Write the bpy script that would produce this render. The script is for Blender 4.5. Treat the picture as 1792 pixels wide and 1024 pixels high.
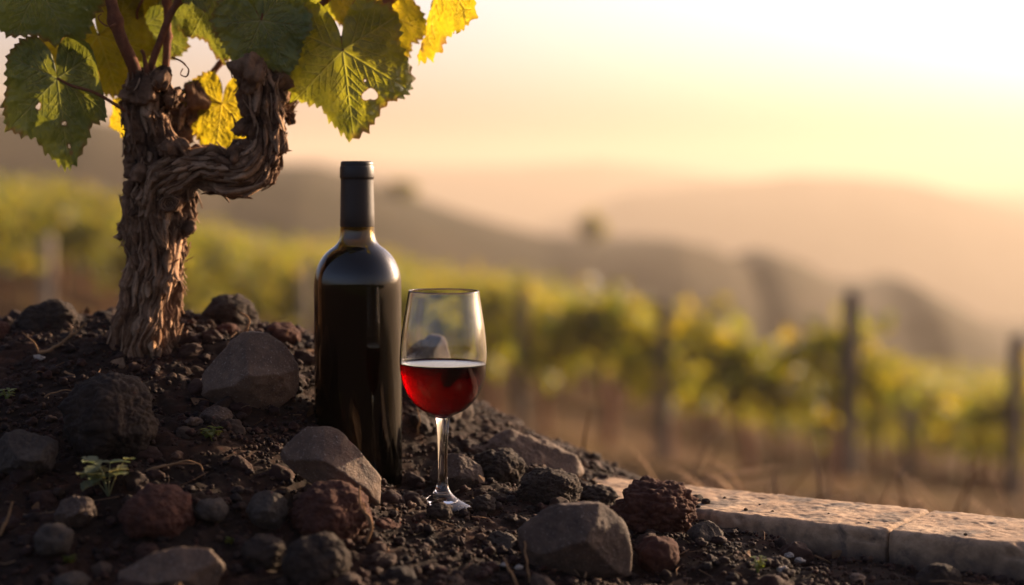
import bpy, bmesh, math, random
import numpy as np
from mathutils import Vector, Matrix

sc = bpy.context.scene
for o in list(bpy.data.objects):
    bpy.data.objects.remove(o)
R = math.radians
COL = sc.collection

# ------------------------------------------------------------------ camera
FPX = 3300.0          # focal length in photo pixels (1792 wide)
HOR = 285.0           # eye-level line in the photo
EYE = 0.30            # camera height; z = EYE - h everywhere
PITCH = math.atan((512 - HOR) / FPX)
cam_d = bpy.data.cameras.new('camera')
cam = bpy.data.objects.new('camera', cam_d); COL.objects.link(cam)
cam.location = (0, 0, EYE)
cam.rotation_euler = (math.pi / 2 - PITCH, 0, 0)
cam_d.sensor_width = 36; cam_d.lens = 36 * FPX / 1792
cam_d.clip_start = 0.05; cam_d.clip_end = 12000
cam_d.dof.use_dof = True; cam_d.dof.focus_distance = 1.60
cam_d.dof.aperture_fstop = 3.1; cam_d.dof.aperture_blades = 0
sc.camera = cam

# ------------------------------------------------------------------ light
SUN_EL, SUN_AZ = 15.0, 50.0      # azimuth to the right of the view direction (+Y)
world = bpy.data.worlds.new('World'); sc.world = world; world.use_nodes = True
wn = world.node_tree; wn.nodes.clear()
sky = wn.nodes.new('ShaderNodeTexSky'); sky.sky_type = 'NISHITA'; sky.sun_disc = False
sky.sun_elevation = R(SUN_EL); sky.sun_rotation = R(SUN_AZ)
sky.air_density = 0.6; sky.dust_density = 3.8; sky.ozone_density = 0.6
bg = wn.nodes.new('ShaderNodeBackground'); bg.inputs['Strength'].default_value = 0.105
wo = wn.nodes.new('ShaderNodeOutputWorld')
tint = wn.nodes.new('ShaderNodeMix'); tint.data_type = 'RGBA'; tint.blend_type = 'MULTIPLY'; tint.inputs[0].default_value = 1; tint.inputs[7].default_value = (1, .91, .97, 1)
wn.links.new(sky.outputs[0], tint.inputs[6]); wn.links.new(tint.outputs[2], bg.inputs[0]); wn.links.new(bg.outputs[0], wo.inputs[0])
sl = bpy.data.lights.new('sun', 'SUN'); sl.energy = 5.0; sl.angle = R(0.5); sl.color = (1.0, 0.72, 0.46)
sun = bpy.data.objects.new('sun', sl); COL.objects.link(sun)
sd = Vector((math.sin(R(SUN_AZ)) * math.cos(R(SUN_EL)), math.cos(R(SUN_AZ)) * math.cos(R(SUN_EL)), math.sin(R(SUN_EL))))
sun.rotation_euler = sd.to_track_quat('Z', 'Y').to_euler()
sc.view_settings.view_transform = 'Standard'; sc.view_settings.look = 'None'
sc.view_settings.gamma = 1.0; sc.view_settings.exposure = 1.3
sc.view_settings.use_curve_mapping = False
sc.cycles.use_denoising = True
sc.cycles.max_bounces = 12; sc.cycles.diffuse_bounces = 3; sc.cycles.glossy_bounces = 4
sc.cycles.transmission_bounces = 10; sc.cycles.volume_bounces = 0; sc.cycles.transparent_max_bounces = 8
sc.cycles.sample_clamp_indirect = 4.0; sc.cycles.blur_glossy = 0.5

# ------------------------------------------------------------------ helpers
def P(px, py, d):
    """world point on the photo ray (px,py) at ground distance d (world y)"""
    X = (px - 896) / FPX; Y = (512 - py) / FPX
    c, s = math.cos(PITCH), math.sin(PITCH)
    dy = c + Y * s; dz = -s + Y * c
    t = d / dy
    return np.array((X * t, d, EYE + dz * t))

def tag(o, label=None, cat=None, group=None, kind=None):
    if label: o['label'] = label
    if cat: o['category'] = cat
    if group: o['group'] = group
    if kind: o['kind'] = kind
    return o

def empty(name, loc, label, cat, group=None):
    o = bpy.data.objects.new(name, None); o.location = loc; o.empty_display_size = .05
    COL.objects.link(o); return tag(o, label, cat, group)

def mesh(name, V, F, mat, smooth=True, attrs=None, parent=None, loc=None):
    """V (n,3); F list of int arrays (m,k)"""
    V = np.asarray(V, dtype=np.float32)
    if loc is not None: V = V - np.asarray(loc, dtype=np.float32)
    if not isinstance(F, (list, tuple)): F = [F]
    F = [np.asarray(f, dtype=np.int32) for f in F if len(f)]
    me = bpy.data.meshes.new(name)
    nl = sum(f.size for f in F); nf = sum(len(f) for f in F)
    me.vertices.add(len(V)); me.vertices.foreach_set('co', V.ravel())
    me.loops.add(nl); me.polygons.add(nf)
    li = np.concatenate([f.ravel() for f in F])
    tot = np.concatenate([np.full(len(f), f.shape[1], dtype=np.int32) for f in F])
    st = np.concatenate([[0], np.cumsum(tot)[:-1]]).astype(np.int32)
    me.loops.foreach_set('vertex_index', li)
    me.polygons.foreach_set('loop_start', st); me.polygons.foreach_set('loop_total', tot)
    me.polygons.foreach_set('use_smooth', np.full(nf, smooth, dtype=bool))
    if attrs:
        for k, a in attrs.items():
            at = me.attributes.new(k, 'FLOAT', 'POINT'); at.data.foreach_set('value', np.asarray(a, dtype=np.float32))
    me.update(calc_edges=True); me.validate()
    if mat: me.materials.append(mat)
    o = bpy.data.objects.new(name, me)
    if loc is not None: o.location = loc
    if parent is not None: o.parent = parent
    COL.objects.link(o); return o

def grid_faces(nu, nv, wrap=False):
    i = np.arange(nu - 1)[:, None]; j = np.arange(nv if wrap else nv - 1)[None, :]
    j2 = (j + 1) % nv
    a = i * nv + j; b = (i + 1) * nv + j; c = (i + 1) * nv + j2; d = i * nv + j2
    return np.stack([a + 0 * j2, b + 0 * j2, c + 0 * i, d + 0 * i], -1).reshape(-1, 4)

class MB:
    def __init__(s): s.V = []; s.F = {}; s.n = 0; s.A = {}
    def add(s, V, *Fs, **attrs):
        V = np.asarray(V); s.V.append(V)
        for F in Fs:
            F = np.asarray(F); s.F.setdefault(F.shape[1], []).append(F + s.n)
        for k, v in attrs.items():
            s.A.setdefault(k, []).append(np.broadcast_to(np.asarray(v, dtype=np.float32), (len(V),)))
        s.n += len(V)
    def build(s, name, mat, smooth=True, parent=None, loc=None):
        return mesh(name, np.concatenate(s.V), [np.concatenate(f) for f in s.F.values()], mat, smooth,
                    {k: np.concatenate(v) for k, v in s.A.items()}, parent, loc)

# ---- numpy noise
def _h(ix, iy, iz, s=0):
    n = (ix.astype(np.int64) * 374761393 + iy.astype(np.int64) * 668265263 + iz.astype(np.int64) * 2147483647 % 1274126177 + s * 974634777) & 0xffffffff
    n = ((n ^ (n >> 13)) * 1274126177) & 0xffffffff
    n = ((n ^ (n >> 15)) * 2246822519) & 0xffffffff
    return (n ^ (n >> 16)) & 0xffffffff
def vnoise(p, s=0):
    p = np.asarray(p, dtype=np.float64); i = np.floor(p).astype(np.int64); f = p - i
    u = f * f * f * (f * (f * 6 - 15) + 10)
    out = 0
    for dx in (0, 1):
        for dy in (0, 1):
            for dz in (0, 1):
                h = _h(i[:, 0] + dx, i[:, 1] + dy, i[:, 2] + dz, s)
                g = np.stack([(h & 1023) / 511.5 - 1, ((h >> 10) & 1023) / 511.5 - 1, ((h >> 20) & 1023) / 511.5 - 1], -1)
                w = (u[:, 0] if dx else 1 - u[:, 0]) * (u[:, 1] if dy else 1 - u[:, 1]) * (u[:, 2] if dz else 1 - u[:, 2])
                out = out + w * ((f[:, 0] - dx) * g[:, 0] + (f[:, 1] - dy) * g[:, 1] + (f[:, 2] - dz) * g[:, 2])
    return out
def fbm(p, o=4, s=0, g=.5):
    a = 1; t = 0; p = np.asarray(p, dtype=np.float64)
    for k in range(o):
        t = t + a * vnoise(p * 2 ** k + 17.3 * k, s + k); a *= g
    return t
def worley(p, s=0):
    p = np.asarray(p, dtype=np.float64); i = np.floor(p).astype(np.int64)
    best = np.full(len(p), 9.0)
    for dx in (-1, 0, 1):
        for dy in (-1, 0, 1):
            for dz in (-1, 0, 1):
                c = i + (dx, dy, dz); h = _h(c[:, 0], c[:, 1], c[:, 2], s)
                q = c + np.stack([(h & 1023) / 1023., ((h >> 10) & 1023) / 1023., ((h >> 20) & 1023) / 1023.], -1)
                best = np.minimum(best, ((q - p) ** 2).sum(1))
    return np.sqrt(best)

_ico = {}
def ico(k):
    if k not in _ico:
        bm = bmesh.new(); bmesh.ops.create_icosphere(bm, subdivisions=k, radius=1)
        V = np.array([v.co[:] for v in bm.verts]); F = np.array([[v.index for v in f.verts] for f in bm.faces])
        bm.free(); _ico[k] = (V, F)
    return _ico[k]

def frames(C):
    C = np.asarray(C, float); T = np.gradient(C, axis=0); T /= np.linalg.norm(T, axis=1)[:, None]
    N = np.zeros_like(C); n = np.cross(T[0], (0.31, 1, .17)); n /= np.linalg.norm(n); N[0] = n
    for i in range(1, len(C)):
        n = n - T[i] * n.dot(T[i]); n /= np.linalg.norm(n); N[i] = n
    return T, N, np.cross(T, N)

def spline(pts, n):
    """Catmull-Rom through rows of pts -> n rows, chord-length spaced"""
    p = np.asarray(pts, float); q = np.vstack([2 * p[0] - p[1], p, 2 * p[-1] - p[-2]])
    out = []
    m = 24
    for i in range(1, len(q) - 2):
        t = np.linspace(0, 1, m, endpoint=False)[:, None]
        a, b, c, d = q[i - 1], q[i], q[i + 1], q[i + 2]
        out.append(.5 * (2 * b + (c - a) * t + (2 * a - 5 * b + 4 * c - d) * t ** 2 + (3 * b - a - 3 * c + d) * t ** 3))
    out = np.vstack(out + [p[-1:]])
    L = np.concatenate([[0], np.cumsum(np.linalg.norm(np.diff(out[:, :3], axis=0), axis=1))])
    s = np.linspace(0, L[-1], n)
    return np.stack([np.interp(s, L, out[:, k]) for k in range(out.shape[1])], -1), s

def tube(C, r, nv=12):
    C = np.asarray(C, float); r = np.broadcast_to(r, (len(C),)); T, N, B = frames(C)
    a = np.linspace(0, 2 * math.pi, nv, endpoint=False)
    V = C[:, None] + r[:, None, None] * (np.cos(a)[None, :, None] * N[:, None] + np.sin(a)[None, :, None] * B[:, None])
    V = V.reshape(-1, 3); n = len(C)
    V = np.vstack([V, C[0], C[-1]])
    F = grid_faces(n, nv, True)
    j = np.arange(nv); j2 = (j + 1) % nv
    t = np.vstack([np.stack([np.full(nv, n * nv), j, j2], -1), np.stack([np.full(nv, n * nv + 1), (n - 1) * nv + j2, (n - 1) * nv + j], -1)])
    return V, F, t

def lathe(prof, nv=96):
    """prof list of (r,z); open surface"""
    p = np.asarray(prof, float); a = np.linspace(0, 2 * math.pi, nv, endpoint=False)
    V = np.stack([p[:, :1] * np.cos(a), p[:, :1] * np.sin(a), np.repeat(p[:, 1:2], nv, 1)], -1).reshape(-1, 3)
    return V, grid_faces(len(p), nv, True)[:, ::-1]

# ---- materials
def mat(name):
    m = bpy.data.materials.new(name); m.use_nodes = True; nt = m.node_tree
    return m, nt, nt.nodes['Principled BSDF'], nt.nodes['Material Output']
def ramp(nt, stops):
    r = nt.nodes.new('ShaderNodeValToRGB'); e = r.color_ramp.elements
    while len(e) < len(stops): e.new(.5)
    for k, (p, c) in enumerate(stops): e[k].position = p; e[k].color = (*c, 1)
    return r
def noise_node(nt, scale, detail=8, rough=.6, coord='Object', vec=None, dist=0):
    n = nt.nodes.new('ShaderNodeTexNoise'); n.inputs['Scale'].default_value = scale
    n.inputs['Detail'].default_value = detail; n.inputs['Roughness'].default_value = rough; n.inputs['Distortion'].default_value = dist
    if vec is None:
        tc = nt.nodes.new('ShaderNodeTexCoord'); vec = tc.outputs[coord]
    nt.links.new(vec, n.inputs['Vector']); return n
def bump(nt, src, strength, dist, prev=None):
    b = nt.nodes.new('ShaderNodeBump'); b.inputs['Strength'].default_value = strength; b.inputs['Distance'].default_value = dist
    nt.links.new(src, b.inputs['Height'])
    if prev is not None: nt.links.new(prev, b.inputs['Normal'])
    return b
def mixc(nt, fac, a, b, mode='MIX'):
    m = nt.nodes.new('ShaderNodeMix'); m.data_type = 'RGBA'; m.blend_type = mode
    for k, v in ((0, fac), (6, a), (7, b)):
        if hasattr(v, 'links') or hasattr(v, 'is_output'): nt.links.new(v, m.inputs[k])
        elif isinstance(v, (int, float)): m.inputs[k].default_value = v
        else: m.inputs[k].default_value = (*v, 1)
    return m.outputs[2]

def stone_mat(name, c0, c1, c2, scale=60, rough=.85, b=.0015, spec=.3, speck=None, random_tint=0):
    m, nt, pb, out = mat(name)
    n1 = noise_node(nt, scale * .35, 6, .6, dist=.4); n2 = noise_node(nt, scale * 3, 8, .7); n3 = noise_node(nt, scale * 12, 4, .7)
    r = ramp(nt, [(.3, c0), (.5, c1), (.72, c2)]); nt.links.new(n1.outputs[0], r.inputs[0])
    r2 = ramp(nt, [(.3, (.55, .55, .55)), (.7, (1.25, 1.2, 1.15))]); nt.links.new(n2.outputs[0], r2.inputs[0])
    col = mixc(nt, 1.0, r.outputs[0], r2.outputs[0], 'MULTIPLY')
    if speck:
        r3 = ramp(nt, [(.60, (0, 0, 0)), (.68, (1, 1, 1))]); nt.links.new(n3.outputs[0], r3.inputs[0])
        col = mixc(nt, r3.outputs[0], col, speck)
    if random_tint:
        oi = nt.nodes.new('ShaderNodeNewGeometry') if random_tint == 2 else nt.nodes.new('ShaderNodeObjectInfo')
        rr = ramp(nt, [(0, (.45, .45, .5)), (.35, (1.1, .62, .5)), (.55, (.6, .55, .55)), (.75, (1.3, .75, .58)), (.93, (1.2, 1.15, 1.1)), (1, (3.2, 3.1, 2.9))])
        nt.links.new(oi.outputs['Random Per Island' if random_tint == 2 else 'Random'], rr.inputs[0])
        col = mixc(nt, 1.0, col, rr.outputs[0], 'MULTIPLY')
    nt.links.new(col, pb.inputs['Base Color'])
    pb.inputs['Roughness'].default_value = rough; pb.inputs['Specular IOR Level'].default_value = spec
    b1 = bump(nt, n2.outputs[0], .7, b); b2 = bump(nt, n3.outputs[0], .6, b * .4, b1.outputs[0])
    nt.links.new(b2.outputs[0], pb.inputs['Normal'])
    return m

M = {}
M['basalt'] = stone_mat('grey_basalt', (.075, .041, .024), (.13, .076, .045), (.20, .122, .075), 45, .75, .0024, .4, (.3, .24, .19))
M['basalt_brown'] = stone_mat('brown_basalt', (.04, .024, .015), (.075, .046, .03), (.12, .077, .05), 45, .82, .0014, .35, (.22, .17, .14))
M['scoria_black'] = stone_mat('black_scoria', (.018, .012, .009), (.034, .022, .015), (.052, .033, .022), 90, .9, .0016, .25)
M['scoria_grey'] = stone_mat('grey_scoria', (.035, .025, .019), (.058, .043, .032), (.085, .064, .048), 80, .88, .0014, .3)
M['scoria_red'] = stone_mat('red_scoria', (.038, .014, .009), (.07, .025, .015), (.10, .04, .023), 90, .9, .0018, .25)
M['soil'] = stone_mat('volcanic_soil', (.009, .005, .003), (.022, .011, .006), (.055, .021, .010), 60, .93, .0014, .2)
M['gravel'] = stone_mat('volcanic_gravel', (.014, .008, .005), (.028, .015, .009), (.05, .026, .014), 120, .85, .0006, .3, None, 2)
M['pebble'] = stone_mat('scoria_pebble', (.022, .014, .010), (.038, .024, .016), (.06, .038, .026), 100, .85, .0009, .3, None, 1)
M['white'] = stone_mat('pale_pebble', (.24, .2, .16), (.32, .27, .22), (.40, .34, .28), 100, .7, .0004)

# ------------------------------------------------------------------ terrain
AZ = np.array([-180, -90, -36, -15.2, -5.8, 0, 10.2, 36, 90, 180.])
RD = np.array([.2, 2.2, 4, 8, 13, 17, 28, 48, 90, 140, 200, 600, 3000.])
back = [.45, .42, .9, 1.3, 1.5, 1.5, 1.5, 0, -5, -9, -9, 20, 40]
HT = np.array([back,
 [.45, .42, .8, 1.1, 1.2, 1.2, 1.0, 0.5, -1, -2, 5, 40, 60],
 [.45, .42, .8, 1.0, 1.0, 1.0, .5, 0, -2, -1, 8, 50, 60],
 [.45, .42, .8, 1.2, 1.5, 1.6, 1.7, 1.8, 1.8, 5, 12, 55, 60],
 [.45, .42, .85, 1.45, 1.9, 2.15, 2.7, 3.6, 4.8, 9, 20, 60, 60],
 [.45, .42, .85, 1.55, 2.1, 2.45, 3.4, 4.7, 6.5, 12, 26, 60, 60],
 [.45, .42, .85, 1.55, 2.2, 2.95, 4.5, 6.9, 10.3, 18, 34, 60, 60],
 [.45, .42, .9, 1.8, 2.8, 3.7, 6.0, 9.2, 15, 26, 45, 60, 60],
 [.45, .42, .9, 1.6, 2.2, 2.6, 3.6, 5, 8, 14, 30, 60, 60],
 back])
def ground_h(x, y):
    x = np.atleast_1d(np.asarray(x, float)); y = np.atleast_1d(np.asarray(y, float))
    r = np.hypot(x, y); a = np.degrees(np.arctan2(x, y))
    lr = np.interp(np.log(np.clip(r, .2, 3000)), np.log(RD), np.arange(len(RD)))
    i = np.clip(lr.astype(int), 0, len(RD) - 2); f = lr - i
    u = np.interp(a, AZ, np.arange(len(AZ))); j = np.clip(u.astype(int), 0, len(AZ) - 2); g = u - j
    g = g * g * (3 - 2 * g)
    return (HT[j, i] * (1 - f) + HT[j, i + 1] * f) * (1 - g) + (HT[j + 1, i] * (1 - f) + HT[j + 1, i + 1] * f) * g
def gz(x, y): return EYE - ground_h(x, y)

def build_ground():
    rr = np.concatenate([np.geomspace(.2, 2.2, 20), np.geomspace(2.3, 150, 330), np.geomspace(160, 2900, 50)])
    aa = np.radians(np.concatenate([np.arange(-180, -20, 2), np.arange(-20, 20, .12), np.arange(20, 180, 2)]))
    rg, ag = np.meshgrid(rr, aa, indexing='ij'); x = (rg * np.sin(ag)).ravel(); y = (rg * np.cos(ag)).ravel()
    z = gz(x, y); r = rg.ravel()
    p = np.stack([x, y, 0 * x], -1)
    z += fbm(p * 1.3, 4, 3) * np.clip((r - 2.4) / 4, 0, 1) * .10
    F = grid_faces(len(rr), len(aa), True)
    m, nt, pb, out = mat('dry_ground')
    n1 = noise_node(nt, .9, 8, .65); n2 = noise_node(nt, 7, 8, .7)
    r1 = ramp(nt, [(.36, (.02, .010, .005)), (.46, (.075, .034, .012)), (.55, (.085, .052, .014)), (.66, (.16, .078, .024))])
    nt.links.new(n1.outputs[0], r1.inputs[0])
    r2 = ramp(nt, [(.3, (.5, .5, .5)), (.7, (1.3, 1.3, 1.3))]); nt.links.new(n2.outputs[0], r2.inputs[0])
    c = mixc(nt, 1.0, r1.outputs[0], r2.outputs[0], 'MULTIPLY')
    tc = nt.nodes.new('ShaderNodeTexCoord'); sx = nt.nodes.new('ShaderNodeSeparateXYZ'); nt.links.new(tc.outputs['Object'], sx.inputs[0])
    mr = nt.nodes.new('ShaderNodeMapRange'); mr.inputs[1].default_value = 1.6; mr.inputs[2].default_value = 2.6; nt.links.new(sx.outputs[1], mr.inputs[0])
    c = mixc(nt, mr.outputs[0], (.022, .015, .011), c)
    nt.links.new(c, pb.inputs['Base Color']); pb.inputs['Roughness'].default_value = 1.0; pb.inputs['Specular IOR Level'].default_value = .05
    b = bump(nt, n2.outputs[0], .6, .04); nt.links.new(b.outputs[0], pb.inputs['Normal'])
    return tag(mesh('ground', np.stack([x, y, z], -1), F, m), kind='structure')
build_ground()

def hill_mat(name, c0, c1, c2, sc1):
    m, nt, pb, out = mat(name)
    n1 = noise_node(nt, sc1, 8, .65)
    r1 = ramp(nt, [(.35, c0), (.5, c1), (.65, c2)]); nt.links.new(n1.outputs[0], r1.inputs[0])
    nt.links.new(r1.outputs[0], pb.inputs['Base Color']); pb.inputs['Roughness'].default_value = 1.0
    pb.inputs['Specular IOR Level'].default_value = .1
    return m
def ridge(name, pts, D, front, back_d, hfoot, m, amp, ns):
    px = np.arange(pts[0][0], pts[-1][0], 6.0); py = np.interp(px, [p[0] for p in pts], [p[1] for p in pts])
    t = np.concatenate([np.linspace(0, 1, 60), np.linspace(1.05, 2, 18)])
    X = []
    for tt in t:
        d = D - front * (1 - tt) if tt <= 1 else D + back_d * (tt - 1)
        x = (px - 896) / FPX * D + (0 if tt > 1 else 0); hr = (py - HOR) / FPX * D
        w = math.sin(min(tt, 1) * math.pi / 2) ** .9 if tt <= 1 else math.cos((tt - 1) * math.pi / 2)
        h = hfoot + (hr - hfoot) * w
        X.append(np.stack([x * (d / D) ** .5, np.full_like(x, d), EYE - h], -1))
    V = np.concatenate(X)
    V[:, 2] += fbm(V / ns * (1, 1, 0), 5, 11) * amp
    return tag(mesh(name, V, grid_faces(len(t), len(px)), m), kind='structure')
mh = hill_mat('scrub_hill', (.02, .02, .008), (.04, .032, .014), (.065, .046, .022), .06)
ridge('hill', [(-1200, 150), (-500, 158), (0, 186), (200, 212), (350, 250), (430, 282), (550, 292), (700, 342), (800, 374), (957, 419), (1060, 422), (1183, 420),
               (1265, 441), (1302, 462), (1325, 453), (1347, 447), (1370, 452), (1415, 470), (1484, 508), (1552, 514), (1607, 498), (1655, 521), (1723, 562), (1792, 603), (1950, 650), (2600, 800)],
      150, 55, 110, 22, mh, .8, 22)
mf = hill_mat('far_hill', (.03, .028, .02), (.05, .04, .028), (.07, .055, .04), .01)
ridge('far_hill', [(300, 560), (900, 420), (1100, 335), (1200, 326), (1300, 319), (1400, 309), (1500, 307), (1600, 316), (1700, 340), (1792, 362), (2200, 400), (2800, 500)],
      800, 260, 300, 75, mf, 4, 120)
ridge('distant_hill', [(-600, 300), (300, 290), (560, 278), (700, 287), (800, 290), (900, 288), (1050, 281), (1150, 294), (1300, 316), (1500, 330), (1792, 335), (2600, 340)],
      1300, 300, 300, 75, mf, 5, 200)

def back_hill():
    xs = np.linspace(-160, 160, 500); t = np.linspace(0, 1, 60)
    X, T_ = np.meshgrid(xs, t, indexing='ij'); Y = -26 - T_ * 40; Z = EYE - 1.6 + np.sin(T_ * math.pi) ** .6 * 4.2
    p = np.stack([X, Y, 0 * X], -1).reshape(-1, 3); z = Z.ravel() + (fbm(p * .12, 5, 2) * 3.5 + (.6 - worley(p * .45, 3)) * 1.2) * np.sin(T_ * math.pi).ravel().clip(0, 1) ** .5
    m = hill_mat('wooded_hill', (.010, .012, .006), (.02, .022, .010), (.035, .035, .015), .6)
    tag(mesh('wooded_hill', np.column_stack([p[:, 0], p[:, 1], z]), grid_faces(500, 60), m), kind='structure')
back_hill()
# ------------------------------------------------------------------ haze
def build_haze():
    m = bpy.data.materials.new('haze'); m.use_nodes = True; nt = m.node_tree; nt.nodes.clear()
    v = nt.nodes.new('ShaderNodeVolumePrincipled'); v.inputs['Density'].default_value = 0.0012
    v.inputs['Color'].default_value = (.64, .54, .43, 1); v.inputs['Anisotropy'].default_value = .35
    out = nt.nodes.new('ShaderNodeOutputMaterial'); nt.links.new(v.outputs[0], out.inputs['Volume'])
    x0, x1, y0, y1, z0, z1 = -3100, 3100, -3100, 3100, -120, EYE + 22
    V = [(x, y, z) for x in (x0, x1) for y in (y0, y1) for z in (z0, z1)]
    F = [(0, 1, 3, 2), (4, 6, 7, 5), (0, 4, 5, 1), (2, 3, 7, 6), (0, 2, 6, 4), (1, 5, 7, 3)]
    o = mesh('haze', V, np.array(F), m, False); tag(o, kind='stuff')
    o['label'] = 'warm golden mist lying over the valley and hills'; o['category'] = 'haze'
build_haze()

# ------------------------------------------------------------------ foliage materials
def leaf_mat(name, face, trans, rough=.45, vein=(.25, .22, .08), tw=.5, patch=None, isl=False):
    m, nt, pb, out = mat(name)
    n1 = noise_node(nt, 55, 6, .6); n2 = noise_node(nt, 400, 4, .6)
    r1 = ramp(nt, [(.3, (.7, .75, .7)), (.7, (1.3, 1.22, 1.1))]); nt.links.new(n1.outputs[0], r1.inputs[0])
    def chain(c, vc, vf):
        col = mixc(nt, 1.0, c, r1.outputs[0], 'MULTIPLY')
        if patch:
            np_ = noise_node(nt, 28, 3, .5); rp = ramp(nt, [(.60, (0, 0, 0)), (.66, (1, 1, 1))]); nt.links.new(np_.outputs[0], rp.inputs[0])
            col = mixc(nt, rp.outputs[0], col, patch)
        if not isl:
            at = nt.nodes.new('ShaderNodeAttribute'); at.attribute_name = 'vein'
            mm = nt.nodes.new('ShaderNodeMath'); mm.operation = 'MULTIPLY'; mm.inputs[1].default_value = vf
            nt.links.new(at.outputs['Fac'], mm.inputs[0]); col = mixc(nt, mm.outputs[0], col, vc)
            ae = nt.nodes.new('ShaderNodeAttribute'); ae.attribute_name = 'edge'
            col = mixc(nt, ae.outputs['Fac'], col, (.22, .11, .03))
        else:
            g = nt.nodes.new('ShaderNodeNewGeometry'); rr = ramp(nt, [(0, (.6, .8, .6)), (.5, (1, 1, 1)), (.8, (1.3, 1.15, .8)), (1, (1.45, 1.15, .6))])
            nt.links.new(g.outputs['Random Per Island'], rr.inputs[0]); col = mixc(nt, 1.0, col, rr.outputs[0], 'MULTIPLY')
        return col
    c1 = chain(face, vein, .55); c2 = chain(trans, tuple(min(x * 1.5 + .05, .8) for x in trans), .6)
    nt.links.new(c1, pb.inputs['Base Color']); pb.inputs['Roughness'].default_value = rough
    pb.inputs['Specular IOR Level'].default_value = .35
    tb = nt.nodes.new('ShaderNodeBsdfTranslucent'); nt.links.new(c2, tb.inputs['Color'])
    ms = nt.nodes.new('ShaderNodeMixShader'); ms.inputs[0].default_value = tw
    nt.links.new(pb.outputs[0], ms.inputs[1]); nt.links.new(tb.outputs[0], ms.inputs[2]); nt.links.new(ms.outputs[0], out.inputs['Surface'])
    if not isl:
        at = nt.nodes.new('ShaderNodeAttribute'); at.attribute_name = 'vein'
        b0 = bump(nt, at.outputs['Fac'], .6, -.0012); b1 = bump(nt, n2.outputs[0], .45, .0006, b0.outputs[0]); b2 = bump(nt, n1.outputs[0], .5, .003, b1.outputs[0])
        nt.links.new(b2.outputs[0], pb.inputs['Normal']); nt.links.new(b2.outputs[0], tb.inputs['Normal'])
    return m
M['leaf_dark'] = leaf_mat('shaded_mature_vine_leaf', (.155, .185, .065), (.20, .21, .02), .5, (.34, .32, .20), tw=.35)  # thick older leaf; canopy shade also put into its dull transmitted colour
M['leaf_green'] = leaf_mat('green_vine_leaf', (.10, .14, .06), (.27, .26, .014), .45, (.34, .32, .18), tw=.5)
M['leaf_yellow'] = leaf_mat('yellowing_vine_leaf', (.12, .13, .02), (.46, .34, .012), .45, tw=.6)
M['leaf_far'] = leaf_mat('vineyard_foliage', (.04, .06, .016), (.29, .265, .02), .55, tw=.5, isl=True)

def bark_mat(name, c0, c1, c2):
    m, nt, pb, out = mat(name)
    at = nt.nodes.new('ShaderNodeAttribute'); at.attribute_name = 'groove'
    tc = nt.nodes.new('ShaderNodeTexCoord')
    n1 = noise_node(nt, 160, 8, .75); n2 = noise_node(nt, 700, 5, .7)
    r = ramp(nt, [(.0, c0), (.45, c1), (1, c2)]); nt.links.new(at.outputs['Fac'], r.inputs[0])
    r2 = ramp(nt, [(.3, (.5, .5, .5)), (.7, (1.35, 1.3, 1.25))]); nt.links.new(n1.outputs[0], r2.inputs[0])
    c = mixc(nt, 1.0, r.outputs[0], r2.outputs[0], 'MULTIPLY'); nt.links.new(c, pb.inputs['Base Color'])
    pb.inputs['Roughness'].default_value = .85; pb.inputs['Specular IOR Level'].default_value = .25
    b1 = bump(nt, n1.outputs[0], .8, .0022); b2 = bump(nt, n2.outputs[0], .6, .0006, b1.outputs[0])
    nt.links.new(b2.outputs[0], pb.inputs['Normal']); return m
M['bark'] = bark_mat('vine_bark', (.03, .015, .008), (.17, .088, .046), (.42, .26, .15))
M['cane'] = bark_mat('vine_cane', (.09, .03, .015), (.17, .06, .028), (.22, .09, .04))
M['post'] = stone_mat('weathered_post', (.09, .07, .055), (.12, .092, .072), (.15, .12, .095), 6, .9, .003)
M['post_pale'] = stone_mat('pale_post', (.30, .24, .18), (.36, .30, .22), (.42, .35, .27), 6, .9, .003)
M['straw'] = stone_mat('dry_straw', (.20, .11, .05), (.28, .16, .08), (.34, .21, .11), 40, .8, .0003, .08)
M['weed'] = leaf_mat('weed_leaf', (.10, .13, .04), (.3, .34, .04), .5, tw=.45, isl=True)

# ------------------------------------------------------------------ vineyard
rng = np.random.default_rng(5)
def leaf_cards(C, size, rng, flat=.5):
    """four-triangle bent leaves at points C"""
    n = len(C); a = rng.normal(size=(n, 3)); a /= np.linalg.norm(a, axis=1)[:, None]
    b = rng.normal(size=(n, 3)); b -= a * (a * b).sum(1)[:, None]; b /= np.linalg.norm(b, axis=1)[:, None]
    c = np.cross(a, b); s = (size * rng.uniform(.6, 1.3, n))[:, None]
    pts = [(-.1, 0, 0), (.35, .5, .12), (.95, .22, .0), (1.1, 0, -.1), (.95, -.22, .0), (.35, -.5, .12), (.45, 0, -.02)]
    V = np.stack([C + s * (a * u + b * v + c * w) for u, v, w in pts], 1).reshape(-1, 3)
    k = np.arange(n)[:, None] * 7
    T = np.array([(6, 0, 1), (6, 1, 2), (6, 2, 3), (6, 3, 4), (6, 4, 5), (6, 5, 0)])
    return V, (k[:, None] + T[None]).reshape(-1, 3)
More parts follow.
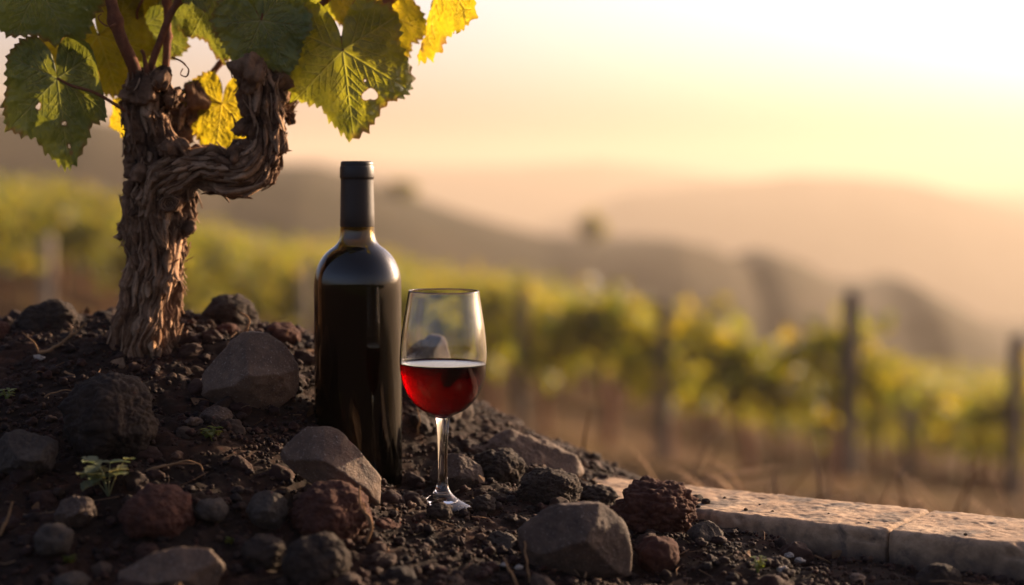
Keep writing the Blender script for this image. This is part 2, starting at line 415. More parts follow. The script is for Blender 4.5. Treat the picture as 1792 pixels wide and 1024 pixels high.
def vine_variant(seed, H=1.0, nleaf=420):
    g = np.random.default_rng(seed); mb = MB()
    path = np.array([[0, 0, -.05], [g.normal() * .03, g.normal() * .03, .25], [g.normal() * .05, g.normal() * .04, .75]])
    C, s = spline(path, 10); V, F, T = tube(C, np.linspace(.045, .028, 10), 9); mb.add(V, F, T, groove=.5)
    for k in range(4):
        e = np.array([g.uniform(-.55, .55), g.normal() * .08, g.uniform(.9, 1.25)])
        C, s = spline([path[2], (path[2] + e) / 2 + g.normal(size=3) * .05, e], 8); V, F, T = tube(C, np.linspace(.018, .006, 8), 6); mb.add(V, F, T, groove=.5)
    c = []
    nb = 9
    for k in range(nb):
        cc = np.array([g.uniform(-.6, .6), g.normal() * .09, g.uniform(.62, 1.2)]); n = int(nleaf / nb)
        c.append(cc + g.normal(size=(n, 3)) * (.15, .11, .10))
    c = np.concatenate(c); c = c[c[:, 2] > .5]
    V, F = leaf_cards(c, .10, g)
    lo = c[:, 2].mean()
    return mb, (V, F)
rowdir = np.array([-1.13, 2.1]); rowdir /= np.linalg.norm(rowdir); perp = np.array([rowdir[1], -rowdir[0]])
row0 = np.array([2.34, 13.0]); ang = math.atan2(rowdir[1], rowdir[0])
protos = []
for k in range(5):
    mb, lf = vine_variant(30 + k)
    r = empty('grapevine', (0, 0, -500), 'bushy green grapevine trained along the out-of-focus vineyard rows behind the kerb', 'grapevine', 'grapevines in the vineyard rows')
    t = mb.build('trunk', M['cane'], parent=r); f = mesh('foliage', lf[0], lf[1], M['leaf_far'], False, parent=r)
    protos.append(r)
used = set()
def put_vine(x, y, s=1.0):
    k = int(rng.integers(5)); p = protos[k]
    if k in used:
        r = p.copy(); COL.objects.link(r)
        for ch in p.children:
            c = ch.copy(); COL.objects.link(c); c.parent = r
    else: r = p; used.add(k)
    r.location = (x, y, float(gz(x, y)[0]) - .02); r.rotation_euler = (0, 0, ang + rng.normal() * .12 + (math.pi if rng.random() < .5 else 0)); r.scale = (s,) * 3
nv = 0
for row in range(-3, 9):
    for i in range(-6, 34):
        q = row0 + perp * row * 1.85 + rowdir * (i * 1.05 + .1 + (row % 2) * .4) + (0, .45)
        if row == 0 and i < 0: continue
        if row == 1 and i < 1: continue
        if row > 1 and q[1] < 17: continue
        if row >= 1 and q[1] < 24 and 896 + FPX * q[0] / q[1] < 1640: continue
        if row == -1 and i < 8: continue
        if row < -1 and i < 9: continue
        if q[1] < 10 or q[1] > 40: continue
        pxx = 896 + FPX * q[0] / q[1]
        if pxx < -420 or pxx > 2000: continue
        put_vine(q[0], q[1], rng.uniform(.9, 1.12)); nv += 1
print('vines', nv)
for k_ in set(range(5)) - used:
    for o_ in list(protos[k_].children) + [protos[k_]]: bpy.data.objects.remove(o_)
# far rows: one mass
def far_rows():
    g = np.random.default_rng(9); c = []
    for row in range(-40, 46):
        base = row0 + perp * row * 2.3
        t = np.arange(0, 130, .22); q = base + rowdir * t[:, None] + g.normal(size=(len(t), 2)) * .12
        d = q[:, 1]; pxx = 896 + FPX * q[:, 0] / d
        q = q[(d > 37) & (d < 105) & (pxx > -900) & (pxx < 2300)]
        if len(q): c.append(np.column_stack([q, gz(q[:, 0], q[:, 1]) + g.uniform(.2, 1.15, len(q))]))
    c = np.concatenate(c); c = c[g.random(len(c)) < .9]
    c = np.repeat(c, 4, 0) + g.normal(size=(len(c) * 4, 3)) * (.15, .15, .15)
    V, F = leaf_cards(c, .24, g); print('far', len(c))
    o = mesh('vineyard_foliage', V, F, M['leaf_far'], False); tag(o, kind='stuff')
    o['label'] = 'green vineyard rows covering the hazy slope as one mass'; o['category'] = 'vineyard'
far_rows()

def post(x, y, h, r, label, m='post'):
    z = float(gz(x, y)[0]); g = np.random.default_rng(int(abs(x * 100)) + 3)
    C = np.array([[x, y, z - .1], [x + g.normal() * .006, y, z + h * .5], [x + g.normal() * .012, y, z + h - .01], [x, y, z + h]])
    C, s = spline(C, 14); rad = np.full(14, r); rad[-1] *= .8
    V, F, T = tube(C, rad, 14); o = mesh('vineyard_post', V, [F, T], M[m], parent=None, loc=(x, y, z))
    tag(o, label, 'post', 'wooden trellis posts of the vineyard'); return o
post(2.34, 12.95, 1.36, .06, 'tallest dark wooden post, wrapped in vine leaves at the right of the vineyard')
post(1.213, 15.0, 1.32, .055, 'dark wooden post in the middle of the vineyard row, above the arched dry grass')
post(.083, 17.2, 1.35, .055, 'blurred greyish post in the row just right of the wine glass')
post(3.84, 14.3, 1.32, .06, 'dark post with vine at the far right edge of the picture')
post(3.84 * 1.07, 19.5, 1.1, .05, 'short faint post low in the gap between the two right vine rows')
post(-2.2, 20.0, 1.25, .05, 'pale thin post behind the vineyard just left of the bottle', 'post_pale')
post(-4.95, 20.0, .9, .07, 'pale blurred post on the slope at the far left, behind the dark clod', 'post_pale')

def small_tree(px, d, hgt, wid, label, seed):
    py = np.interp(px, [700, 1032, 1347, 1607], [345, 420, 452, 500]); c = P(px, py, d); g = np.random.default_rng(seed)
    r = empty('hill_tree', c, label, 'tree', 'trees on the ridge')
    C, s = spline([[0, 0, -1], [.2, 0, hgt * .3], [0, .1, hgt * .75]], 8); V, F, T = tube(C, np.linspace(.35, .1, 8), 8)
    mesh('trunk', V, [F, T], M['post'], parent=r)
    cl = np.concatenate([np.array([g.normal() * wid * .3, g.normal() * wid * .3, hgt * g.uniform(.35, .9)]) + g.normal(size=(160, 3)) * wid * .16 for _ in range(12)])
    V, F = leaf_cards(cl, .45, g); mesh('crown', V, F, M['leaf_far'], False, parent=r)
small_tree(1032, 149, 1.7, 1.1, 'hazy round tree standing alone on the brown ridge above the vineyard', 1)
small_tree(700, 149, .7, 1.2, 'small faint tree on the ridge right of the bottle neck', 3)

# dry grass between the rows and behind the kerb
def blade(mb, base, d, L, w, bend, g, n=7):
    t = np.linspace(0, 1, n)[:, None]; up = np.array([0, 0, 1.]); d = np.append(d, 0)
    c = base + up * L * (t - .55 * bend * t ** 2.2) + d * L * bend * t ** 1.8
    side = np.cross(d + 1e-3, up); side /= np.linalg.norm(side); ww = w * (1 - t ** 2) + w * .1
    V = np.stack([c - side * ww, c + side * ww], 1).reshape(-1, 3); i = np.arange(n - 1) * 2
    mb.add(V, np.stack([i, i + 1, i + 3, i + 2], -1))
def grass():
    g = np.random.default_rng(3); mb = MB()
    for k in range(3000):
        d = 2.3 + 22 * g.random() ** 1.3; px = g.uniform(650, 1900)
        x = (px - 896) / FPX * d
        if vnoise(np.array([[x * .9, d * .9, 5.]]))[0] < -.05: continue
        a = g.uniform(0, 6.28); L = g.uniform(.06, .22)
        blade(mb, np.array([x, d, gz(x, d)[0] - .01]), np.array([math.cos(a), math.sin(a)]), L, .0016 + d * .00035, g.uniform(.3, 1), g, 5)
    o = mb.build('dry_grass', M['straw'], False); tag(o, kind='stuff')
    o['label'] = 'scattered dry grass on the ochre ground below the vines'; o['category'] = 'grass'
grass()
def tuft(px, py, d, lean, L, n, label, seed, m='straw', w=.0038):
    g = np.random.default_rng(seed); b = P(px, py, d); mb = MB()
    z = gz(b[0], d)[0]; b = np.array([b[0], d, z])
    for k in range(n):
        a = g.normal() * .5 + (0 if lean > 0 else math.pi)
        blade(mb, b + g.normal(size=3) * (.02, .02, 0), np.array([math.cos(a), math.sin(a)]), L * g.uniform(.7, 1.1), w, g.uniform(.7, 1.0) * abs(lean), g, 14)
    o = mb.build('grass_tuft', M[m], False, loc=b); tag(o, label, 'grass tuft'); return o
tuft(1165, 850, 2.35, .95, .17, 14, 'arching dry grass stems rising behind the kerb, left of the dark posts', 1)
tuft(1290, 850, 2.3, -.7, .12, 10, 'short dry grass stems leaning left behind the kerb', 2)
tuft(1050, 830, 2.4, .6, .12, 8, 'small dry grass tuft just behind the long grey slab', 3)

# ------------------------------------------------------------------ the mound of soil
ctl = []
for px, py, d in [(0, 1024, 1.36), (300, 1024, 1.36), (600, 1024, 1.38), (900, 1024, 1.42), (1200, 1024, 1.455), (1500, 1024, 1.46),
                  (0, 800, 1.54), (300, 800, 1.53), (-300, 800, 1.54), (0, 625, 1.72), (190, 606, 1.72), (250, 606, 1.722), (320, 606, 1.725), (430, 612, 1.74), (520, 650, 1.73), (-300, 620, 1.72),
                  (540, 730, 1.67), (690, 865, 1.66), (775, 893, 1.58), (850, 868, 1.62), (830, 765, 1.80), (700, 700, 1.80), (940, 840, 1.72),
                  (1030, 880, 1.68), (1215, 925, 1.60), (1000, 1000, 1.47), (600, 905, 1.5), (450, 1000, 1.39), (570, 780, 1.62), (350, 700, 1.64),
                  (1400, 968, 1.545), (1600, 1005, 1.49), (1792, 1024, 1.45), (2000, 1040, 1.42)]:
    ctl.append(P(px, py, d))
for x, y, h in [(-.7, 1.98, .19), (-.4, 1.98, .18), (-.1, 2.0, .23), (-.7, 2.5, .45), (-.3, 2.5, .46), (0, 2.4, .45), (.3, 2.2, .42), (.6, 2.1, .42), (.12, 2.0, .34),
                (.8, 1.8, .38), (.6, 1.1, .34), (0, 1.1, .34), (-.6, 1.1, .345), (.5, 1.75, .36), (-.6, 1.3, .32), (.3, 1.85, .35)]:
    ctl.append(np.array([x, y, EYE - h]))
ctl = np.array(ctl)
def _rbf(a, b):
    r = np.sqrt(((a[:, None, :2] - b[None, :, :2]) ** 2).sum(-1)) + 1e-9
    return r * r * np.log(r)
_n = len(ctl); _A = np.zeros((_n + 3, _n + 3)); _A[:_n, :_n] = _rbf(ctl, ctl) + np.eye(_n) * 5e-5
_A[:_n, _n] = 1; _A[:_n, _n + 1:] = ctl[:, :2]; _A[_n:, :_n] = _A[:_n, _n:].T
_w = np.linalg.solve(_A, np.concatenate([ctl[:, 2], [0, 0, 0]]))
def soil_base(x, y):
    q = np.column_stack([np.ravel(x), np.ravel(y)]).astype(float); out = np.zeros(len(q))
    for i in range(0, len(q), 20000):
        s = q[i:i + 20000]; out[i:i + 20000] = _rbf(s, ctl) @ _w[:_n] + _w[_n] + s @ _w[_n + 1:]
    return out
def soil_z(x, y):
    x = np.ravel(x); y = np.ravel(y); z = soil_base(x, y)
    p = np.column_stack([x, y, np.zeros_like(x)])
    z = z + fbm(p * 14, 3, 5) * .012
    return z
def build_soil():
    xs = np.arange(-.72, .78, .0021); ys = np.arange(1.12, 2.5, .0024)
    x, y = np.meshgrid(xs, ys, indexing='ij'); x = x.ravel(); y = y.ravel()
    z = soil_z(x, y); p = np.column_stack([x, y, z])
    w = np.clip((vnoise(p * 9, 77) + .25) * 2, 0, 1)
    left = np.clip((.35 - x) / .3, .35, 1)
    z = z + left * ((.9 - worley(p * 75, 1)) * .006 * (0.4 + w) + (.8 - worley(p * 190, 2)) * .0026 + fbm(p * 300, 3, 8) * .0012)
    return tag(mesh('soil', np.column_stack([x, y, z]), grid_faces(len(xs), len(ys)), M['soil']), kind='structure')
build_soil()

# ------------------------------------------------------------------ stones
def angular(poly, d, thick, seed, sub=6, extra=(), p=60, rough=.05, chips=14, fa=(20, 50), ba=(20, 50)):
    """vertices of a faceted rock whose outline is the photo polygon; centred on its own centre"""
    g = np.random.default_rng(seed)
    W = np.array([P(a, b, d) for a, b in poly]); C = W.mean(0); Q = (W - C)[:, [0, 2]]
    area = sum(Q[i][0] * Q[(i + 1) % len(Q)][1] - Q[(i + 1) % len(Q)][0] * Q[i][1] for i in range(len(Q)))
    if area < 0: Q = Q[::-1]
    pl = []
    for i in range(len(Q)):
        a, b = Q[i], Q[(i + 1) % len(Q)]; e = b - a; n = np.array([e[1], -e[0]]); n /= np.linalg.norm(n); dist = n @ a
        for sgn, rg in ((-1, fa), (1, ba)):
            t = R(g.uniform(*rg)); pl.append((n[0] * math.cos(t), sgn * math.sin(t), n[1] * math.cos(t), dist * math.cos(t)))
        pl.append((n[0], 0, n[1], dist))
    pl.append((g.normal() * .15, -1, .25, thick * .5)); pl.append((g.normal() * .15, 1, .2, thick * .5))
    for e in extra:
        n = np.array(e[:3], float); n /= np.linalg.norm(n); pl.append((*n, e[3]))
    pl = np.array(pl); D, F = ico(sub)
    q = np.maximum(D @ pl[:, :3].T / np.maximum(pl[:, 3], .002), 0)
    r = (q ** p).sum(1) ** (-1 / p)
    S = np.ptp(Q, axis=0).mean()
    V = D * r[:, None]
    for _ in range(chips):
        cn = g.normal(size=3); cn[1] = -abs(cn[1]) * .9; cn /= np.linalg.norm(cn); sup = (V @ cn).max() * g.uniform(.90, .97)
        if cn[1] > -.35 and abs(cn[1]) < .5: sup *= 1.03
        q2 = (V @ cn) / sup; V = V / np.maximum(q2, 1)[:, None]
    for _ in range(4 if chips > 6 else 1):
        cn = np.array([g.normal() * .4, g.uniform(-.2, .45), 1]); cn /= np.linalg.norm(cn); sup = (V @ cn).max() * g.uniform(.88, .95)
        V = V / np.maximum((V @ cn) / sup, 1)[:, None]
    o = g.uniform(0, 99, 3)
    nn = fbm(V / S * 3.5 + o, 5, 2) * .7 - np.abs(fbm(V / S * 2.2 + o + 9, 3, 4)) * .8 + fbm(V / S * 14 + o, 4, 6) * .32
    V = V + D * (nn * rough * S)[:, None]
    return V, F, C
def clod(w, dp, h, seed, sub=6, bumps=(5, 12), amp=(.16, .08), lump=.18):
    g = np.random.default_rng(seed); D, F = ico(sub); o = g.uniform(0, 99, 3)
    r = 1 + fbm(D * 1.1 + o, 3, 1) * lump * 1.6
    r = r + (.55 - worley(D * bumps[0] / 2 + o, 1)) * amp[0] + (.5 - worley(D * bumps[1] / 2 + o, 2)) * amp[1] + fbm(D * 14 + o, 3, 5) * .05
    V = D * r[:, None] * np.array([w, dp, h]) / 2
    a = g.normal() * .25; c, s = math.cos(a), math.sin(a)
    V = V @ np.array([[c, s, 0], [-s, c, 0], [0, 0, 1]])
    return V, F
def rock_obj(name, label, cat, V, F, C, m):
    o = mesh(name, V, F, M[m]); o.location = C; tag(o, label, cat); return o
def A(label, poly, d, thick, m, seed, **k):
    V, F, C = angular(poly, d, thick, seed, **k); return rock_obj('stone', label, 'stone', V, F, C, m)
def S(label, x0, y0, x1, y1, d, m, seed, cat='scoria lump', name='scoria_lump', dp=1.0, **k):
    sc_ = d / FPX; w = (x1 - x0) * sc_; h = (y1 - y0) * sc_
    V, F = clod(w * .98, w * dp, h * .98, seed, **k); return rock_obj(name, label, cat, V, F, P((x0 + x1) / 2, (y0 + y1) / 2, d), m)

A('big angular brown-grey stone on the mound left of the bottle, with a peaked top', [(345, 700), (352, 655), (388, 605), (432, 575), (452, 574), (500, 600), (530, 640), (522, 690), (480, 722), (400, 725)], 1.645, .085, 'basalt', 3,
  extra=[(-.5, -.6, .62, .031), (.65, -.55, .40, .034), (.1, -.8, -.55, .026), (.85, -.22, .45, .038)], fa=(30, 55), rough=.03, chips=3)
A('tilted grey wedge of stone leaning on the foot of the bottle', [(478, 795), (540, 740), (560, 735), (600, 755), (640, 800), (670, 835), (668, 890), (600, 885), (510, 830)], 1.52, .06, 'basalt', 5,
  extra=[(-.15, -.75, .62, .021), (-.2, -.8, -.55, .018), (.85, -.5, .15, .040), (.85, -.2, .45, .036)], fa=(35, 55), rough=.028, chips=3)
A('large boulder with a pale ridge, at the bottom right of the glass foot', [(900, 925), (945, 888), (1005, 872), (1048, 872), (1098, 912), (1110, 960), (1108, 1014), (1000, 1016), (915, 1005)], 1.46, .08, 'basalt_brown', 8,
  extra=[(-.45, -.5, .72, .027), (.62, -.5, .55, .030), (.0, -.80, -.5, .021), (-.9, -.6, -.1, .04), (.92, -.22, .30, .037)], fa=(35, 60), rough=.03, chips=3)
A('long flat grey slab lying behind the wine glass, above the kerb end', [(832, 790), (842, 752), (885, 748), (960, 768), (1010, 795), (1027, 825), (1015, 862), (930, 865), (850, 830)], 1.78, .09, 'basalt', 11,
  extra=[(.1, -.55, .85, .03), (.5, -.12, .85, .027), (-.3, -.8, .4, .03)], fa=(30, 50))
A('brown angular stone directly behind the stem of the wine glass', [(750, 835), (765, 795), (800, 788), (845, 815), (852, 850), (830, 868), (770, 868)], 1.66, .05, 'basalt_brown', 13)
A('dark peaked rock seen through the wine glass, its right edge lit', [(680, 700), (695, 610), (735, 570), (770, 575), (800, 640), (832, 715), (828, 765), (770, 780), (700, 770)], 1.84, .08, 'basalt_brown', 15, fa=(25, 45))
A('flat grey slab at the very front, cut by the bottom edge of the picture', [(180, 1040), (200, 1000), (275, 955), (300, 950), (385, 962), (398, 985), (370, 1060), (250, 1080)], 1.36, .09, 'basalt', 17,
  extra=[(-.05, -.5, .8, .02)], fa=(40, 60), rough=.03)
A('dull grey stone at the left edge of the picture below the dark clods', [(-12, 830), (-8, 765), (20, 748), (70, 755), (105, 772), (98, 820), (60, 838)], 1.50, .06, 'scoria_grey', 19, rough=.07)
A('small grey-brown stone at lower left beside the wilted weed', [(92, 905), (105, 875), (135, 862), (165, 875), (172, 905), (140, 925), (105, 922)], 1.43, .04, 'basalt_brown', 21, rough=.08)
A('rounded grey stone below the wedge at the bottle foot', [(424, 895), (438, 862), (470, 850), (503, 865), (512, 900), (490, 932), (445, 930)], 1.45, .045, 'scoria_grey', 23, rough=.07, p=10)
A('bluish grey stone in front of the wine glass foot', [(842, 950), (860, 926), (895, 925), (912, 950), (895, 978), (858, 976)], 1.51, .035, 'scoria_grey', 25, rough=.07, p=12)
A('grey faceted stone leaning near the kerb face', [(1196, 935), (1215, 910), (1245, 908), (1270, 930), (1262, 960), (1220, 966)], 1.55, .035, 'scoria_grey', 27, rough=.06, p=16)
A('flattish brown stone half buried under the peaked stone', [(342, 730), (360, 708), (395, 708), (412, 725), (400, 750), (360, 752)], 1.59, .04, 'basalt_brown', 29, rough=.08, p=12)
S('large dark crumbly clod in the middle of the left slope', 103, 655, 277, 805, 1.54, 'scoria_black', 31, 'clod', 'soil_clod', .9, bumps=(9, 22), amp=(.10, .06))
S('rust red scoria lump low on the left slope', 213, 850, 337, 950, 1.43, 'scoria_red', 33, bumps=(6, 16), amp=(.10, .05))
S('red-brown scoria boulder in front of the grey wedge', 508, 843, 650, 955, 1.46, 'scoria_red', 35, bumps=(8, 20), amp=(.12, .06))
S('dark round scoria lump at the bottom edge below the red boulder', 498, 935, 612, 1035, 1.385, 'scoria_black', 37, bumps=(7, 18), amp=(.08, .05))
S('small dark scoria lump left of the bottom round one', 424, 935, 500, 1000, 1.40, 'scoria_black', 39, sub=5)
S('black clod on the crest at the far left of the trunk', 33, 530, 147, 612, 1.80, 'scoria_black', 41, 'clod', 'soil_clod', bumps=(8, 20), amp=(.10, .05))
S('black clod on the crest between trunk and bottle', 348, 517, 457, 600, 1.83, 'scoria_black', 43, 'clod', 'soil_clod', bumps=(8, 20), amp=(.10, .05))
S('small reddish clod on the crest just left of the bottle', 462, 565, 527, 610, 1.80, 'scoria_red', 45, 'clod', 'soil_clod', sub=5)
S('dark clod cut by the left edge of the picture on the crest', -30, 558, 18, 612, 1.77, 'scoria_red', 47, 'clod', 'soil_clod', sub=5)
S('dark jagged clod between the stem stone and the long slab', 822, 785, 917, 858, 1.69, 'scoria_black', 49, bumps=(6, 16), amp=(.2, .08))
S('dark rough ball of lava above the front boulder', 903, 818, 1013, 895, 1.62, 'scoria_black', 51, bumps=(9, 24), amp=(.10, .07))
S('knobbly red-brown scoria lump resting against the kerb', 1073, 842, 1217, 945, 1.58, 'scoria_red', 53, bumps=(9, 20), amp=(.22, .10), dp=.8)
S('brown rounded stone between front boulder and kerb', 1113, 940, 1192, 1008, 1.50, 'scoria_red', 55, bumps=(4, 12), amp=(.06, .04), sub=5)
S('dark crumbly clod filling the gap between lava ball and knobbly lump', 1015, 848, 1080, 898, 1.66, 'scoria_black', 57, bumps=(6, 14), amp=(.2, .1), sub=5)
S('tiny dark lump beside the sprout in front of the kerb', 1250, 955, 1290, 985, 1.54, 'scoria_black', 59, sub=5)
S('dark round clod lying against the front face of the kerb', 1608, 985, 1682, 1045, 1.455, 'scoria_black', 61, sub=5, bumps=(7, 18), amp=(.1, .06))
S('small clod pressed against the right of the glass foot', 825, 868, 868, 900, 1.575, 'scoria_black', 63, sub=5, bumps=(5, 12), amp=(.2, .1))
S('jagged dark crumb in front of the glass foot', 748, 880, 790, 915, 1.535, 'scoria_black', 65, sub=5, bumps=(5, 12), amp=(.25, .1))
S('reddish crumb between the wedge and the glass foot', 668, 870, 712, 905, 1.56, 'scoria_red', 67, sub=5)
S('brown crumb with a lit tip below the bottle foot', 640, 905, 700, 945, 1.50, 'scoria_red', 69, sub=5)
S('dark lump standing on the left end of the kerb', 1205, 866, 1232, 888, 1.665, 'scoria_black', 71, sub=4, bumps=(4, 9), amp=(.3, .1))
S('sunlit orange clod on the crest beside the curled stem', 375, 566, 422, 596, 1.78, 'scoria_red', 73, 'clod', 'soil_clod', sub=5)
S('dim stone in the lower left corner', 60, 915, 130, 975, 1.39, 'scoria_grey', 75, sub=5, bumps=(3, 9), amp=(.06, .04))
S('dim brown stone at the bottom edge left of the front slab', 85, 1000, 160, 1050, 1.36, 'scoria_grey', 77, sub=5, bumps=(3, 9), amp=(.06, .04))
S('dusky stone above the front slab', 340, 870, 400, 915, 1.44, 'scoria_grey', 79, sub=5, bumps=(3, 9), amp=(.06, .04))

# ---- loose pebbles (individual) and gravel (stuff)
def view_pts(n, g, lo=960, reg=(-60, 1850)):
    """random soil points, denser where the photo shows the slope"""
    pts = []
    while len(pts) < n:
        x = g.uniform(-.62, .62, 4000); y = g.uniform(1.22, 2.05, 4000); px = 896 + FPX * x / y
        kerb = (x * .53 + (y - 1.471) * .85) - .3994 * .53
        keep = (px > reg[0]) & (px < reg[1]) & ((kerb < -.012) | (px < 1080)) & (y < 2.0)
        pts += list(zip(x[keep], y[keep]))
    return np.array(pts[:n])
g = np.random.default_rng(21)
pp = view_pts(150, g)
pv = []
for k in range(5):
    V, F = clod(1, 1, .8, 100 + k, 4, (3, 8), (.12, .06), .25)
    pv.append(mesh('pebble', V, F, M['pebble'])); 
zz = soil_z(pp[:, 0], pp[:, 1])
first = set()
for i, (x, y) in enumerate(pp):
    k = i % 5; o = pv[k] if k not in first else pv[k].copy()
    if k in first: COL.objects.link(o)
    first.add(k); s = g.uniform(.012, .026) * (1 if x < .25 else .6)
    o.location = (x, y, zz[i] + s * .12); o.scale = (s * g.uniform(.8, 1.3), s, s * g.uniform(.7, 1)); o.rotation_euler = (g.normal() * .4, g.normal() * .4, g.uniform(0, 6.3))
    tag(o, 'small dark volcanic pebble lying loose among the gravel of the mound', 'pebble', 'loose pebbles on the mound')
def gravel():
    mb = MB(); g = np.random.default_rng(8)
    for n, sub, s0, s1 in ((1500, 3, .004, .010), (14000, 2, .0015, .0045)):
        bases = []
        for k in range(8):
            V, F = clod(1, 1, .75, 200 + k, sub, (3, 8), (.35, .2), .45); bases.append((V, F))
        q = view_pts(n, g); z = soil_z(q[:, 0], q[:, 1]); sz = g.uniform(s0, s1, n)
        sz = np.where(q[:, 0] > .28, sz * .7, sz)
        th = g.uniform(0, 6.28, n); c, s = np.cos(th), np.sin(th)
        for k in range(8):
            V, F = bases[k]; ii = np.arange(k, n, 8); m_ = len(ii)
            X = V[None, :, 0] * c[ii, None] - V[None, :, 1] * s[ii, None]; Y = V[None, :, 0] * s[ii, None] + V[None, :, 1] * c[ii, None]
            Z = np.repeat(V[None, :, 2], m_, 0)
            W = np.stack([X, Y, Z], -1) * sz[ii, None, None] + np.stack([q[ii, 0], q[ii, 1], z[ii] + .003 + sz[ii] * .25], -1)[:, None]
            FF = (F[None] + (np.arange(m_) * len(V))[:, None, None]).reshape(-1, 3)
            mb.add(W.reshape(-1, 3), FF)
    o = mb.build('gravel', M['gravel']); tag(o, kind='stuff')
    o['label'] = 'fine dark volcanic gravel covering the whole mound'; o['category'] = 'gravel'
gravel()
white_spots = [(68, 630, 9, 'small round pale pebble on the left crest near the dry sprig'), (1382, 976, 8, 'upper pale pebble on the soil in front of the kerb'),
               (1370, 1000, 9, 'flat pale pebble just below the upper one by the kerb'), (684, 990, 7, 'tiny pale pebble at the bottom below the glass'),
               (882, 993, 6, 'left one of two tiny pale pebbles before the front boulder'), (908, 997, 7, 'right one of two tiny pale pebbles before the front boulder'),
               (495, 836, 5, 'tiny pale speck of stone left of the wedge'), (1500, 1015, 12, 'pale grey pebble at the bottom edge near the kerb'),
               (340, 742, 13, 'pinkish pebble left of the flattish brown stone'), (1400, 985, 8, 'dull pale flake between the kerb pebbles'), (66, 640, 1, '')]
for px, py, r, lab in white_spots[:-1]:
    # find the soil point under the pixel
    ds = np.linspace(1.3, 2.0, 300); pts = np.array([P(px, py, d) for d in ds]); dz = pts[:, 2] - soil_z(pts[:, 0], pts[:, 1]); i = np.argmax(dz < .004) if (dz < .004).any() else 200
    c = pts[i]; s = r * 2 * ds[i] / FPX
    V, F = clod(s * 1.1, s, s * .6, int(px), 4, (3, 6), (.22, .06), .4)
    rock_obj('pale_pebble', lab, 'pebble', V, F, c + np.array([0, 0, .002]), 'white' if 'pink' not in lab and 'grey' not in lab else 'basalt')

# ------------------------------------------------------------------ kerb
def kerb_block(L0, L1, label, seed):
    """prism along the kerb line between parameters L0..L1 (metres), a worn rounded bar"""
    o0 = np.array([.3994, 1.471]); dr = np.array([-.2434, .150]); dr /= np.linalg.norm(dr); pr = np.array([-dr[1], dr[0]]); pr = pr if pr[1] > 0 else -pr
    W, top, bot = .110, EYE - .300, EYE - .40
    prof = []
    rr = .005
    for a in np.linspace(180, 90, 7): prof.append((rr + rr * math.cos(R(a)), top - rr + rr * math.sin(R(a))))
    front = [(0, z) for z in np.linspace(bot, top - rr, 40)[:-1]]
    topl = [(u, top) for u in np.linspace(rr, W - rr, 60)[1:-1]]
    bk = [(W - rr + rr * math.cos(R(a)), top - rr + rr * math.sin(R(a))) for a in np.linspace(90, 0, 7)]
    bl = [(W, z) for z in np.linspace(top - rr, bot, 25)[1:]]
    pr2 = np.array(front + prof + topl + bk + bl)
    n = int((L1 - L0) / .0022); t = np.linspace(L0, L1, n)
    end = np.minimum(t - L0, L1 - t); ins = .002 * np.clip(1 - end / .003, 0, 1) ** 2
    cen = np.array([W / 2, (top + bot) / 2])
    V = []
    for ti, s in zip(t, ins):
        q = cen + (pr2 - cen) * (1 - s / np.abs(pr2 - cen).max(0).clip(.01) * np.array([1, 1]))
        xy = o0 + dr * ti + pr * q[:, :1]; V.append(np.column_stack([xy, q[:, 1]]))
    V = np.concatenate(V); m = len(pr2)
    nrm_top = np.clip((V[:, 2] - (top - .004)) / .004, 0, 1)
    nz = fbm(V * 35, 4, seed) * .0014 + fbm(V * 160, 3, seed + 1) * .0009 + fbm(V * 420, 2, seed + 2) * .0005
    pit = np.clip(.32 - worley(V * 90, seed), 0, 1) * .004 * (vnoise(V * 20, 9) > .05)
    chip = np.clip(fbm(V * 28 + 5, 3, seed + 9) - .12, 0, 1) * .016
    u = np.tile(pr2[:, 0], len(t)); edge = np.exp(-(u / .006) ** 2) * (V[:, 2] > top - .012)
    V[:, 2] += (nz - pit) * nrm_top - chip * edge
    V[:, :2] += pr * ((-nz * 1.4 + pit * 1.2) * (1 - nrm_top) * (u < .003))[:, None] + pr * (chip * edge)[:, None]
    F = [grid_faces(n, m)]
    c0 = V[:m].mean(0); c1 = V[-m:].mean(0); k = len(V); V = np.vstack([V, c0, c1]); j = np.arange(m - 1)
    F.append(np.vstack([np.stack([np.full(m - 1, k), j, j + 1], -1), np.stack([np.full(m - 1, k + 1), (n - 1) * m + j + 1, (n - 1) * m + j], -1)]))
    ob = mesh('kerb_block', V, F, M['kerb'], loc=(*(o0 + dr * (L0 + L1) / 2), top)); tag(ob, label, 'kerb')
